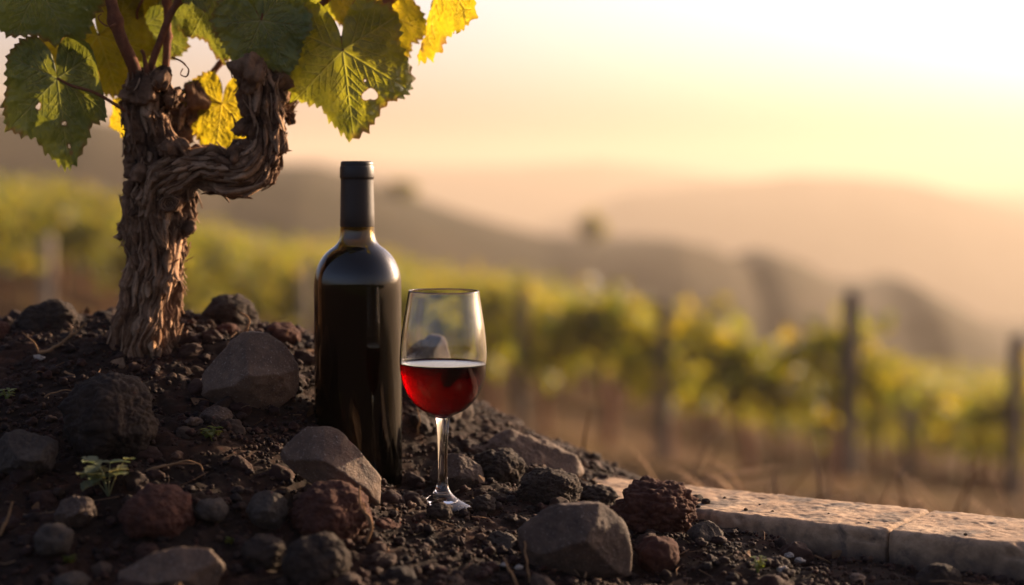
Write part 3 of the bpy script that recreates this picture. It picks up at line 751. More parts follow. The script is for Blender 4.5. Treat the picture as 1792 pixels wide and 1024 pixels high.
def kerb_mat():
    m, nt, pb, out = mat('weathered_concrete')
    n1 = noise_node(nt, 14, 8, .65); n2 = noise_node(nt, 90, 8, .7); n3 = noise_node(nt, 32, 6, .6, dist=.6)
    r = ramp(nt, [(.3, (.15, .095, .055)), (.5, (.37, .235, .135)), (.7, (.47, .33, .205))]); nt.links.new(n1.outputs[0], r.inputs[0])
    r2 = ramp(nt, [(.32, (.6, .58, .55)), (.6, (1.12, 1.1, 1.08))]); nt.links.new(n2.outputs[0], r2.inputs[0])
    c = mixc(nt, 1.0, r.outputs[0], r2.outputs[0], 'MULTIPLY')
    r3 = ramp(nt, [(.50, (0, 0, 0)), (.62, (1, 1, 1))]); nt.links.new(n3.outputs[0], r3.inputs[0])
    c = mixc(nt, r3.outputs[0], c, (.12, .085, .06))
    geo = nt.nodes.new('ShaderNodeNewGeometry'); sx = nt.nodes.new('ShaderNodeSeparateXYZ'); nt.links.new(geo.outputs['Position'], sx.inputs[0])
    mr = nt.nodes.new('ShaderNodeMapRange'); mr.inputs[1].default_value = -.004; mr.inputs[2].default_value = -.03; nt.links.new(sx.outputs[2], mr.inputs[0])
    dirt = noise_node(nt, 26, 6, .65); ml = nt.nodes.new('ShaderNodeMath'); ml.operation = 'MULTIPLY_ADD'; ml.inputs[1].default_value = .9; nt.links.new(mr.outputs[0], ml.inputs[0]); ml.inputs[2].default_value = -.1
    m3 = nt.nodes.new('ShaderNodeMath'); m3.operation = 'ADD'; m3.use_clamp = True; nt.links.new(ml.outputs[0], m3.inputs[0])
    rd = ramp(nt, [(.4, (0, 0, 0)), (.62, (.6, .6, .6))]); nt.links.new(dirt.outputs[0], rd.inputs[0]); m4 = nt.nodes.new('ShaderNodeMath'); m4.operation = 'MULTIPLY'; nt.links.new(mr.outputs[0], m4.inputs[0]); nt.links.new(rd.outputs[0], m4.inputs[1]); nt.links.new(m4.outputs[0], m3.inputs[1])
    c = mixc(nt, m3.outputs[0], c, (.07, .045, .03))  # soil splashed on the lower face
    nt.links.new(c, pb.inputs['Base Color'])
    pb.inputs['Roughness'].default_value = .9; b = bump(nt, n2.outputs[0], .8, .0015); nt.links.new(b.outputs[0], pb.inputs['Normal'])
    return m
M['kerb'] = kerb_mat()
for i_, (x_, y_, r_) in enumerate([(1268, 872, 3), (1305, 893, 3.5), (1330, 884, 2.5), (1352, 896, 3), (1450, 900, 2.5), (1690, 936, 3), (1115, 845, 5), (1235, 880, 8), (1222, 888, 5), (1520, 915, 2)]):
    V, F = clod(r_ * 1.6 / FPX * 2, r_ * 1.6 / FPX * 2, r_ * 1.6 / FPX * 1.6, 400 + i_, 4, (4, 9), (.3, .1), .3)
    c = P(x_, y_, 1.6); tt = .3 / (EYE - c[2]); c = np.array([c[0] * tt, c[1] * tt, EYE - .3 + r_ * .3 / FPX])
    tag(rock_obj('soil_crumb', None, None, V, F, c, 'scoria_black'), 'dark crumb of soil scattered on the sunlit top of the kerb', 'crumb', 'crumbs on the kerb')
kerb_block(.1095, .62, 'long weathered concrete kerb block running back to the grey slab', 3)
kerb_block(-.35, .107, 'nearer pitted concrete kerb block at the right edge past the joint', 5)

# ------------------------------------------------------------------ the bottle
def glass_mat(name, col, rough=0.0, ior=1.5, dens=None, vcol=None):
    m, nt, pb, out = mat(name)
    pb.inputs['Base Color'].default_value = (*col, 1); pb.inputs['Roughness'].default_value = rough
    pb.inputs['IOR'].default_value = ior; pb.inputs['Transmission Weight'].default_value = 1.0
    if dens:
        va = nt.nodes.new('ShaderNodeVolumeAbsorption'); va.inputs['Density'].default_value = dens; va.inputs['Color'].default_value = (*vcol, 1)
        nt.links.new(va.outputs[0], out.inputs['Volume'])
    return m
M['bottle'] = glass_mat('dark_olive_glass', (.20, .155, .045), .0, 1.5)
M['wine_dark'] = glass_mat('dark_wine', (.02, .005, .003), .0, 1.34)
M['glass'] = glass_mat('clear_glass', (.97, .98, .97), 0, 1.46)
M['wine'] = glass_mat('red_wine', (.70, .21, .42), 0, 1.34, 225, (.82, .0, .32))
def cap_mat():
    m, nt, pb, out = mat('matte_foil'); n = noise_node(nt, 300, 4, .6)
    pb.inputs['Base Color'].default_value = (.020, .013, .009, 1); pb.inputs['Roughness'].default_value = .45; pb.inputs['Specular IOR Level'].default_value = .35
    b = bump(nt, n.outputs[0], .25, .0004); nt.links.new(b.outputs[0], pb.inputs['Normal']); return m
M['foil'] = cap_mat()

bc = P(628, 862, 1.68); k = 1.68 / FPX
bot = empty('wine_bottle', bc, 'dark red wine bottle with a black foil capsule standing on the mound beside the trunk', 'bottle')
def yz(y): return (862 - y) * k * 1.004
outer = [(0, 863 - 14), (60, 862), (72, 860), (76, 854), (76.8, 840), (76.8, 820), (76.8, 760), (76.8, 700), (76.8, 640), (76.8, 580), (76.8, 530), (76.8, 508), (76.4, 492), (75, 479), (72.5, 469), (68.5, 459), (63, 449), (56.5, 441), (49, 434), (42, 429), (36.5, 424), (33, 418), (31, 410), (30, 400), (29.5, 380), (28.3, 330), (27.8, 300), (27.6, 283), (25, 281.5), (19, 281.5)]
op = np.array([(r * k, yz(y)) for r, y in outer])
def smooth(p, n):
    q, s = spline(np.column_stack([p, np.zeros(len(p))]), n); return q[:, :2]
oprof = np.vstack([[0, yz(849)], smooth(op[1:-2], 160), op[-2:]])
inner = np.array([(max(r - 6, 0) if y > 430 else r - 7, y) for r, y in outer[1:-2]], float)
inner[0] = (40, 850); inner[1] = (62, 848); inner[2] = (69, 842)
ip = np.array([(r * k, yz(y)) for r, y in inner]); ip = np.vstack([[0, yz(846)], smooth(ip, 130)])
prof = np.vstack([oprof, ip[::-1]])
V, F = lathe(prof, 128); mesh('glass_body', V, F, M['bottle'], parent=bot)
# wine (slightly overlapping the inner wall)
wp = ip[ip[:, 1] < yz(427)]; wp = wp + np.array([.0004, 0]) * (wp[:, :1] > 0); top = wp[-1]
wp = np.vstack([wp, [[top[0] * .5, top[1]], [0, top[1]]]])
V, F = lathe(wp, 96); mesh('wine', V, F, M['wine_dark'], parent=bot)
# foil capsule
cp = [(29.8, 394), (30.1, 393), (29.9, 370), (29.0, 330), (28.7, 313), (28.7, 311), (29.8, 309.5), (30.1, 307), (30.0, 291), (29.4, 289.2), (28.6, 288.5), (28.8, 287), (28.6, 283), (27.4, 280.8), (25, 280), (0, 279.7)]
V, F = lathe([(r * k, yz(y)) for r, y in cp], 96); mesh('foil_capsule', V, F, M['foil'], parent=bot)

# ------------------------------------------------------------------ the wine glass
gc = P(774, 888, 1.58); kg = 1.58 / FPX
wg = empty('wine_glass', gc, 'stemmed glass half filled with red wine standing in front of the bottle', 'wine glass')
wg.rotation_euler = (0, R(.55), 0)
def gy(y): return (888 - y) * kg
ob = [(13, 728), (17, 724.5), (27, 720), (40, 713), (52, 702), (62, 689), (70, 672), (75, 652), (76.8, 633), (76.8, 618), (75.5, 595), (72.5, 570), (68.5, 545), (64.5, 520), (62.2, 506)]
ib = [(60.9, 505), (63.0, 520), (67.0, 545), (71.0, 570), (73.9, 595), (75.2, 618), (75.1, 633), (73.2, 652), (68.2, 671), (60, 686.5), (50, 698.5), (38, 708.5), (24, 715), (10, 718), (0, 718.5)]
obp = smooth(np.array([(r * kg, gy(y)) for r, y in ob]), 110); ibp = smooth(np.array([(r * kg, gy(y)) for r, y in ib]), 110)
rim = [(62.0 * kg, gy(504.2)), (61.5 * kg, gy(503.8)), (61.1 * kg, gy(504.2))]
V, F = lathe(np.vstack([obp, rim, ibp]), 144); mesh('bowl', V, F, M['glass'], parent=wg)
st = [(13, 728), (11.8, 734), (10.6, 745), (9.4, 765), (8.6, 790), (8.4, 812), (8.8, 832), (10.2, 846), (13, 856)]
stp = smooth(np.array([(r * kg, gy(y)) for r, y in st]), 70)[::-1]; V, F = lathe(stp, 96); mesh('stem', V, F, M['glass'], parent=wg)
ft = [(13, 856), (17, 862), (24, 869), (34, 875.5), (45, 880.5), (52, 884), (53.5, 886.3), (53, 888), (51, 888.6)]
fp = smooth(np.array([(r * kg, gy(y)) for r, y in ft]), 60)[::-1]
fp = np.vstack([[0, gy(884)], [20 * kg, gy(885)], [40 * kg, gy(887.5)], fp]); V, F = lathe(fp, 96); mesh('foot', V, F, M['glass'], parent=wg)
wi = ibp[ibp[:, 1] < gy(632)]; wi = wi + np.array([.00035, 0]) * (wi[:, :1] > 1e-5); wi[:, 1] -= .0002
t0 = wi[0]
surf = [(0, t0[1]), (t0[0] * .5, t0[1]), (t0[0] * .93, t0[1]), (t0[0] * .98, t0[1] + .0004), (t0[0], t0[1] + .0013)]
wprof = np.vstack([surf, wi])[::-1]; V, F = lathe(wprof, 144); mesh('wine', V, F, M['wine'], parent=wg)

# ------------------------------------------------------------------ the old vine in front
_P = P
def P(px, py, d): return _P(px, py, 1.70 + (d - 1.80) * .62)
vb = P(255, 606, 1.85)
vine = empty('old_grapevine', vb, 'gnarled old grapevine with a crooked trunk, one arm bent right and large backlit leaves', 'grapevine')
def bark_tube(ctrl, n, nv, twist=2.0, rough=None, seed=0, amp=1.0, flat=1.0):
    q = np.array([[*P(a, b, d), w * (1.70 + (d - 1.80) * .62) / FPX] for a, b, d, w in ctrl]); q, s = spline(q, n)
    C = q[:, :3]; rad = q[:, 3]; T, N, B = frames(C)
    a = np.linspace(0, 2 * math.pi, nv, endpoint=False)
    S, Aa = np.meshgrid(s, a, indexing='ij'); tw = Aa + twist * S * 6
    rg = np.ones(n) * .0 if rough is None else np.interp(s / s[-1], *rough); RG = np.repeat(rg[:, None], nv, 1)
    base = C[:, None] + rad[:, None, None] * (np.cos(a)[None, :, None] * N[:, None] + np.sin(a)[None, :, None] * B[:, None])
    pw = base.reshape(-1, 3)
    warp = fbm(pw * 13, 3, seed + 40).reshape(n, nv)
    tw = tw + warp * .8 + fbm(pw * 60, 2, seed + 44).reshape(n, nv) * .10
    cy = lambda k, ks, sd: np.stack([np.cos(tw) * k, np.sin(tw) * k, S * ks + warp * .6], -1).reshape(-1, 3) + seed * 3.7
    n0 = vnoise(cy(1.3, 12, 0), seed + 1); n1 = vnoise(cy(2.4, 7, 0), seed + 2); n2 = vnoise(cy(6.5, 9, 0), seed + 3)
    n3 = vnoise(cy(16, 16, 0), seed + 4); n4 = vnoise(cy(38, 30, 0), seed + 5)
    rid = lambda x, k: np.clip(np.abs(x) * k, 0, 1)
    g1, g2, g3 = rid(n1, 5), rid(n2, 4.5), rid(n3, 4)
    cr = fbm(pw * 45, 2, seed + 61); fib = .012 * n0 + (g1 - 1) * .0055 + (g2 - 1) * .0030 + (g3 - 1) * .0018 + n4 * .0016 + fbm(pw * 50, 3, seed + 60) * .005 + np.clip(cr * 3, -.5, .5) * .0016
    iso = fbm(pw * 38, 4, seed + 20) * .016 + (.6 - worley(pw * 85, seed)) * .006 + (.5 - worley(pw * 230, seed)) * .0022
    gi = np.clip(.5 + iso * 70, 0, 1)
    rgf = RG.ravel(); disp = (fib * (1 - rgf * .6) + iso * rgf) * amp
    gro = np.clip((g1 * .25 + g2 * .3 + g3 * .45) ** 1.2 + n4 * .45, 0, 1) * (1 - rgf) + gi * rgf * .55
    dirv = (np.cos(a)[None, :, None] * N[:, None] + np.sin(a)[None, :, None] * B[:, None]).reshape(-1, 3)
    V = pw + dirv * disp[:, None]
    j = np.arange(nv); j2 = (j + 1) % nv; m = len(V)
    V = np.vstack([V, V[:nv].mean(0), V[-nv:].mean(0)]); gro = np.append(gro, [.3, .3])
    t = np.vstack([np.stack([np.full(nv, m), j, j2], -1), np.stack([np.full(nv, m + 1), (n - 1) * nv + j2, (n - 1) * nv + j], -1)])
    return V, grid_faces(n, nv, True), t, gro, (C, rad, T, N, B, s, twist)
def flakes(mb, info, V, n, nv, count, seed, L=(.006, .034), W=(.0008, .0052), lift=.0032, srange=(0, 1), droop=0):
    g = np.random.default_rng(seed); C, rad, T, N, B, s, tw = info; G = V[:n * nv].reshape(n, nv, 3)
    for k in range(count):
        i = int(g.uniform(*srange) * (n - 4)) + 1; j = g.uniform(0, nv); Ln = g.uniform(*L); m = 7
        di = Ln / (s[1] - s[0]); ii = np.clip(i + np.linspace(-.5, .5, m) * di, 0, n - 1).astype(int)
        jj = (j - tw * 6 * (s[ii] - s[i]) * nv / 6.283 + g.normal() * 3 * np.linspace(0, 1, m)) % nv; jj = jj.astype(int)
        p = G[ii, jj]; out = p - C[ii]; out /= np.linalg.norm(out, axis=1)[:, None]
        l = lift * g.uniform(.3, 1.3) * (np.linspace(-1, 1, m) ** 2 * g.choice([.4, 1, 1.6]) + .15)
        p = p + out * l[:, None]; p[1:-1] = (p[:-2] + p[1:-1] * 2 + p[2:]) / 4
        w = g.uniform(*W) * np.sin(np.linspace(.25, math.pi - .25, m)); side = np.cross(T[ii], out)
        Vt = np.stack([p - side * w[:, None], p + out * .0006, p + side * w[:, None], p - out * .0008], 1).reshape(-1, 3)
        mb.add(Vt, grid_faces(m, 4, True), groove=g.uniform(.4, 1))
tmb = MB()
def limb(ctrl, n, nv, nfl, seed, flk={}, **k):
    V, F, t, gr, info = bark_tube(ctrl, n, nv, seed=seed, **k); tmb.add(V, F, t, groove=gr)
    flakes(tmb, info, V, n, nv, nfl, seed, **flk)
D0 = 1.85
limb([(250, 650, D0, 74), (252, 606, D0, 66), (256, 570, D0, 61), (262, 520, D0, 57), (270, 470, D0, 55), (273, 425, D0, 58), (276, 385, D0, 60), (284, 345, D0, 58), (284, 305, D0, 52), (274, 268, D0, 46),
      (268, 235, D0, 42), (262, 200, D0, 41), (263, 165, D0, 40), (262, 138, D0, 35), (262, 118, D0, 22)], 560, 420, 300, 1, rough=([0, .42, .5, .6, 1], [.38, .42, .6, .9, 1]), twist=.16)
limb([(268, 385, 1.835, 36), (282, 335, 1.825, 44), (312, 302, 1.82, 45), (350, 290, 1.82, 38), (385, 298, 1.82, 40), (415, 303, 1.82, 40), (442, 292, 1.82, 41), (464, 262, 1.82, 40), (466, 225, 1.82, 36), (459, 190, 1.82, 36),
      (459, 160, 1.82, 37), (456, 135, 1.82, 36), (446, 108, 1.82, 24)], 520, 300, 260, 2, rough=([0, .3, .42, .55, .68, .8, 1], [.45, .38, .6, .7, .5, .85, 1]), twist=.45)
limb([(292, 250, 1.90, 30), (310, 215, 1.93, 34), (330, 190, 1.95, 32), (345, 165, 1.96, 30), (343, 142, 1.96, 15)], 150, 160, 60, 3, rough=([0, 1], [.9, 1]))
limb([(468, 215, 1.86, 20), (488, 180, 1.86, 20), (505, 150, 1.87, 20), (520, 135, 1.88, 16)], 110, 120, 60, 4, rough=([0, 1], [.8, 1]))
limb([(495, 200, 1.84, 8), (508, 205, 1.84, 12), (512, 218, 1.84, 5)], 60, 60, 10, 5, rough=([0, 1], [.8, 1]))
for i_, (bx, by, bd, br) in enumerate([(440, 130, 1.80, 22), (485, 145, 1.83, 20), (436, 215, 1.81, 16), (415, 268, 1.80, 18), (440, 275, 1.80, 20), (470, 285, 1.81, 15), (245, 150, 1.82, 22), (280, 135, 1.82, 20), (232, 180, 1.83, 16),
        (240, 290, 1.82, 20), (236, 330, 1.83, 18), (245, 375, 1.82, 22), (322, 395, 1.82, 15), (490, 250, 1.82, 14), (300, 180, 1.84, 18), (335, 165, 1.93, 20), (222, 400, 1.84, 12)]):
    limb([(bx - br * .4, by + br * .9, bd + .01, br * .6), (bx, by, bd - .002, br), (bx + br * .3, by - br * .9, bd + .01, br * .5)], 50, 70, 8, 50 + i_, rough=([0, 1], [1, 1]))
limb([(300, 285, 1.81, 14), (302, 262, 1.805, 20), (300, 246, 1.81, 10)], 70, 90, 20, 6, rough=([0, 1], [1, 1]))
limb([(420, 270, 1.82, 18), (425, 262, 1.82, 20), (405, 258, 1.82, 12)], 70, 90, 20, 7, rough=([0, 1], [1, 1]))
tmb.build('trunk', M['bark'], parent=vine, loc=vb)
vine_off = [vb]
tr = [o for o in vine.children][0]; tr.location = (0, 0, 0)
# the sawn knot facing the camera
def knot(px, py, d, r, seed):
    c = P(px, py, d); g = np.random.default_rng(seed); rr = np.linspace(0, 1, 40); a = np.linspace(0, 6.2832, 90, endpoint=False)
    Rr, Aa = np.meshgrid(rr, a, indexing='ij'); w = r * 1.7 / FPX
    rad = np.where(Rr < .8, Rr / .8, 1 + (Rr - .8) * .9)
    wob = 1 + .14 * np.sin(Aa * 2 + 1) * Rr + .06 * np.sin(Aa * 5) * Rr
    x = rad * w * np.cos(Aa) * wob; z = rad * w * np.sin(Aa) * wob
    ring = np.abs(np.sin(Rr * 20 + vnoise(np.stack([np.cos(Aa) * 2, np.sin(Aa) * 2, Rr * 2], -1).reshape(-1, 3), 4).reshape(Rr.shape) * 3))
    y = np.where(Rr < .8, -.0015 * ring, .0 + (Rr - .8) * .09) + .004 * (1 - np.abs(Rr - .62) / .3).clip(0, 1) * -1
    y = y + fbm(np.stack([x, z, 0 * x], -1).reshape(-1, 3) * 300, 3, 3).reshape(x.shape) * .0014
    V = np.stack([c[0] + x, c[1] + y, c[2] + z], -1).reshape(-1, 3)
    mesh('knot', V, grid_faces(40, 90, True), M['bark'], attrs={'groove': np.where(Rr < .8, ring * .6, .5).ravel()}, parent=vine, loc=vb).location = (0, 0, 0)
knot(297, 356, 1.795, 17, 3)

# ---- canes
def cane(name, pts, r0, r1, n=60, nodes=(), m='cane', parent=vine, seed=1):
    q = np.array([P(*p) for p in pts]); C, s = spline(q, n); t = s / s[-1]
    rad = r0 + (r1 - r0) * t; rad = rad * 1.73 / FPX
    for k in nodes: rad = rad * (1 + .45 * np.exp(-((t - k) / .03) ** 2))
    V, F, T = tube(C, rad, 20); V = V + 0
    nz = fbm(V * np.array([300, 300, 60]), 3, seed) * .0006; c = np.repeat(C, 20, 0); d = V[:-2] - c; V[:-2] += d / np.linalg.norm(d, axis=1)[:, None] * nz[:-2, None]
    o = mesh(name, V, [F, T], M[m], attrs={'groove': np.clip(.5 + nz * 500, 0, 1)}, parent=parent, loc=vb); o.location = (0, 0, 0)
    return o
cane('cane', [(242, 150, 1.84, ), (232, 112, 1.83), (215, 75, 1.82), (203, 40, 1.82), (194, 0, 1.82), (178, -70, 1.84), (150, -160, 1.9)], 11.5, 8, nodes=(.33,))
cane('cane', [(262, 122, 1.83), (275, 85, 1.83), (290, 45, 1.83), (306, 12, 1.83), (330, -20, 1.84), (370, -80, 1.86)], 6.5, 5, nodes=(.55,))
cane('cane', [(288, 150, 1.89), (292, 80, 1.9), (292, 0, 1.91), (285, -90, 1.93)], 7, 6.5, nodes=(.35, .6))
cane('cane', [(505, 150, 1.87), (545, 118, 1.87), (590, 82, 1.87), (632, 42, 1.88), (680, 2, 1.9), (760, -70, 1.95), (860, -130, 2.05)], 10, 8, 80, nodes=(.3, .52))
cane('cane', [(450, 115, 1.82), (452, 70, 1.83), (455, 10, 1.84), (440, -90, 1.85)], 8, 7, nodes=(.4,))
cane('cane', [(350, 155, 1.96), (370, 130, 1.97), (400, 90, 1.98), (440, 20, 2.0), (450, -80, 2.05)], 6, 5, nodes=(.3,))
cane('cane', [(560, 10, 1.87), (590, -20, 1.86), (640, -90, 1.85)], 6, 5)
cane('bud_spur', [(262, 145, 1.82), (255, 115, 1.815), (252, 96, 1.81), (247, 88, 1.81)], 6, 2.5, 24)
cane('bud_spur', [(618, 52, 1.875), (622, 30, 1.87), (620, 12, 1.87), (628, 0, 1.87)], 8, 5, 24)

def tendril(pts, w=1.6):
    return cane('tendril', pts, w, w * .5, 60, m='cane')
tendril([(430, 235, 1.84), (415, 222, 1.83), (408, 205, 1.82), (404, 198, 1.82)], 2)
tendril([(300, 100, 1.82), (318, 108, 1.81), (330, 122, 1.80), (326, 134, 1.80), (316, 130, 1.81), (320, 120, 1.81)])
tendril([(203, 42, 1.80), (190, 46, 1.79), (178, 40, 1.79), (172, 30, 1.79), (178, 24, 1.79)])
# ---- leaves
PH = np.array([0, 12, 24, 33, 44, 56, 70, 82, 92, 104, 118, 135, 150, 162, 171, 178.])
PR = np.array([1.0, .90, .80, .73, .82, .93, .84, .74, .71, .78, .82, .76, .66, .52, .34, .15])
def leaf(label, px, py, d, tip, size, m, tilt=(0, 0), fold=.15, curl=.2, bends=(), seed=1, holes=(), stalk=None, nr=72, na=520, wave=.05, lobes=1.0, brown=.3, squash=1.0):
    """junction at photo point; tip = direction of the middle lobe in the picture (deg, 0 right, 90 up);
       tilt = (pitch of the tip away from camera, roll about midrib), degrees"""
    g = np.random.default_rng(seed); J = P(px, py, d); sz = size * (1.70 + (d - 1.80) * .62) / FPX
    phi = np.radians(np.linspace(-177, 177, na)); ap = np.degrees(np.abs(phi))
    base = np.interp(ap, PH, PR); base = base ** lobes
    base = base * (1 + .10 * np.interp(np.degrees(phi), np.linspace(-180, 180, 9), g.normal(size=9)) * np.clip(1.1 - ap / 180, 0, 1))
    # teeth
    cum = np.cumsum(base); cum = cum / cum[-1]; nt_ = 46; ph = cum * nt_ + .25 * np.interp(cum, np.linspace(0, 1, 20), g.normal(size=20)); fr = ph % 1
    big = .55 + .45 * (np.sin(np.floor(ph) * 2.4) > 0); tooth = np.minimum(fr / .62, (1 - fr) / .38)
    rim = base * (.955 + .085 * big * tooth ** 1.2 * (ap < 160) + .015 * g.normal(size=na) * .2)
    t = np.linspace(0, 1, nr) ** .85
    u = np.outer(t, rim * np.cos(phi)); v = np.outer(t, rim * np.sin(phi)); tt = np.repeat(t[:, None], na, 1)
    # veins
    vein = np.zeros_like(u)
    def seg(a, b, w):
        a = np.array(a); b = np.array(b); e = b - a; L2 = e @ e
        k = np.clip(((u - a[0]) * e[0] + (v - a[1]) * e[1]) / L2, 0, 1)
        dd = np.hypot(u - a[0] - k * e[0], v - a[1] - k * e[1]); ww = w * (1 - .6 * k)
        return np.exp(-(dd / ww) ** 2)
    for ang, L, n2 in ((0, .93, 6), (54, .86, 5), (-54, .86, 5), (114, .72, 4), (-114, .72, 4)):
        a0 = R(ang); e = np.array([math.cos(a0), math.sin(a0)]) * L
        vein = np.maximum(vein, seg((0, 0), e, .016))
        for k in range(n2):
            f = .16 + .72 * k / n2; o = e * f
            for sd in (-1, 1):
                a1 = a0 + sd * R(42 + 4 * g.normal()); l = (.42 if abs(ang) > 100 else .36) * (1 - f * .72)
                e2 = o + np.array([math.cos(a1), math.sin(a1)]) * l; vein = np.maximum(vein, .75 * seg(o, e2, .010))
                for q in (.35, .65):
                    for s3 in (-1, 1):
                        o3 = o + (e2 - o) * q; a3 = a1 + s3 * R(50); e3 = o3 + np.array([math.cos(a3), math.sin(a3)]) * l * .32
                        vein = np.maximum(vein, .4 * seg(o3, e3, .007))
    # relief
    pf = np.stack([u, v, np.full_like(u, seed * 7.3)], -1).reshape(-1, 3)
    w = fbm(pf * 2.6, 3, seed).reshape(u.shape) * wave * 2 + fbm(pf * 7, 3, seed + 3).reshape(u.shape) * .06
    n_ = w * (tt ** .7) - fold * (np.sqrt(v ** 2 + .003) - .055) - curl * np.clip(u, 0, 2) ** 2 + curl * .3 * np.clip(-u, 0, 2) ** 2
    n_ = n_ + .03 * np.sin(phi * 7 + seed)[None] * tt ** 3 + (1 - np.clip(vein, 0, 1)) * .02 * np.clip(tt * 4, 0, 1)
    uu, vv = u.copy(), v.copy()
    for ba, off, k in bends:      # bend the blade beyond a line: direction ba (deg), offset off, curvature k
        cx, cy_ = math.cos(R(ba)), math.sin(R(ba)); s = uu * cx + vv * cy_ - off; s1 = np.clip(s, 0, 3)
        th = s1 * k; sn = np.where(np.abs(k) > 1e-6, np.sin(th) / k, s1); cs = (1 - np.cos(th)) / k
        uu = uu + cx * (sn - s1); vv = vv + cy_ * (sn - s1); n_ = n_ + cs
    vv = vv * squash
    T0 = np.array([math.cos(R(tip)), 0, math.sin(R(tip))]); N0 = np.array([0, -1., 0]); S0 = np.cross(N0, T0)
    mt = Matrix.Rotation(R(tilt[0]), 3, Vector(S0)) @ Matrix.Identity(3)
    T1 = np.array(mt @ Vector(T0)); N1 = np.array(mt @ Vector(N0)); m2 = Matrix.Rotation(R(tilt[1]), 3, Vector(T1))
    N1 = np.array(m2 @ Vector(N1)); S1 = np.cross(N1, T1)
    V = J + sz * (uu[..., None] * T1 + vv[..., None] * S1 + n_[..., None] * N1); V = V.reshape(-1, 3)
    F = grid_faces(nr, na)
    edge = np.clip((tt - .90) / .1, 0, 1) * np.clip(fbm(pf * 3, 2, seed + 8).reshape(u.shape) * 3 + brown, 0, 1)
    fu, fv = u.ravel(), v.ravel()
    for hu, hv, hr in holes:
        a = np.arctan2(fv - hv, fu - hu); dd = np.hypot(fu - hu, fv - hv); rr = hr * (1 + .22 * np.sin(2 * a + hu * 9) + .15 * np.sin(3 * a + hv * 20)); ins = dd < rr
        F = F[~ins[F].all(1)]
        V[ins] = V[ins] + 0
        if ins.any():
            # push inner border vertices outward in the blade plane
            du = (fu - hu) / np.maximum(dd, 1e-6) * (rr - dd); dv = (fv - hv) / np.maximum(dd, 1e-6) * (rr - dd)
            V[ins] += sz * (du[ins, None] * T1 + dv[ins, None] * S1)
        edge = np.maximum(edge, np.exp(-((dd - rr) / .015).clip(0) ** 2).reshape(edge.shape) * .9)
    o = mesh('leaf', V, F, M[m], attrs={'vein': vein.ravel(), 'edge': edge.ravel()}, parent=vine, loc=vb); o.location = (0, 0, 0)
    if label: o['label'] = label
    if stalk:
        C, s = spline(np.vstack([J + N1 * 0 , np.array([P(*q) for q in stalk])]), 24)
        Vt, Ft, Tt = tube(C, np.linspace(.0011, .0016, 24) * (sz / .06) ** .5, 8)
        mesh('leaf_stalk', Vt, [Ft, Tt], M['cane'], attrs={'groove': np.full(len(Vt), .6)}, parent=o, loc=vb).location = (0, 0, 0)
    return o
# back layer
leaf('yellow-green leaf glowing between the canes at upper left', 172, 62, 1.90, -72, 120, 'leaf_yellow', (10, -20), seed=11, curl=.3, holes=(), stalk=[(200, 20, 1.93), (215, -30, 1.9)])
leaf('broad olive leaf filling the space behind the left canes', 246, 50, 1.96, -80, 112, 'leaf_dark', (-5, 15), seed=12, curl=.1, stalk=[(240, 20, 1.92), (262, -20, 1.92)])
leaf('bright yellow leaf low behind the fork of the trunk', 388, 182, 1.93, -98, 92, 'leaf_yellow', (0, -10), seed=13, curl=.1, fold=.1, stalk=[(372, 150, 1.95), (352, 160, 1.96)], lobes=.8, squash=.9)
leaf('yellow leaf hanging behind the main right leaf', 652, 12, 1.93, -72, 125, 'leaf_yellow', (5, 25), seed=14, curl=.2, stalk=[(660, -30, 1.92), (690, -30, 1.92)], squash=.8)
leaf('narrow yellow leaf tip hanging alone at the right, against the sky', 788, -58, 1.85, -110, 170, 'leaf_yellow', (0, 66), seed=15, curl=.08, fold=.25, stalk=[(820, -110, 1.9), (800, -110, 2.0)], squash=.75, holes=((.86, .02, .03),))
leaf('small yellow leaf scrap left of the trunk head', 226, 198, 1.93, -95, 50, 'leaf_yellow', (0, 20), seed=16, stalk=[(240, 190, 1.9), (250, 180, 1.87)], nr=40, na=260)
leaf('small yellow leaf between the arm and the main right leaf', 548, 85, 1.93, -100, 50, 'leaf_yellow', (0, -20), seed=17, stalk=[(560, 70, 1.9), (575, 92, 1.88)], nr=40, na=260, holes=((.3, .1, .12),))
leaf(None, 205, -22, 1.93, -60, 60, 'leaf_green', (0, 20), seed=18, nr=40, na=260)
leaf(None, 248, -15, 1.95, -95, 45, 'leaf_yellow', (0, 20), seed=19, nr=40, na=260)
leaf(None, 590, -45, 1.93, -80, 95, 'leaf_green', (0, 20), seed=20, nr=40, na=260)
leaf(None, 505, -40, 1.95, -80, 85, 'leaf_dark', (0, -20), seed=21, nr=40, na=260)
leaf(None, 330, -40, 1.95, -90, 75, 'leaf_green', (0, 20), seed=22, nr=40, na=260)
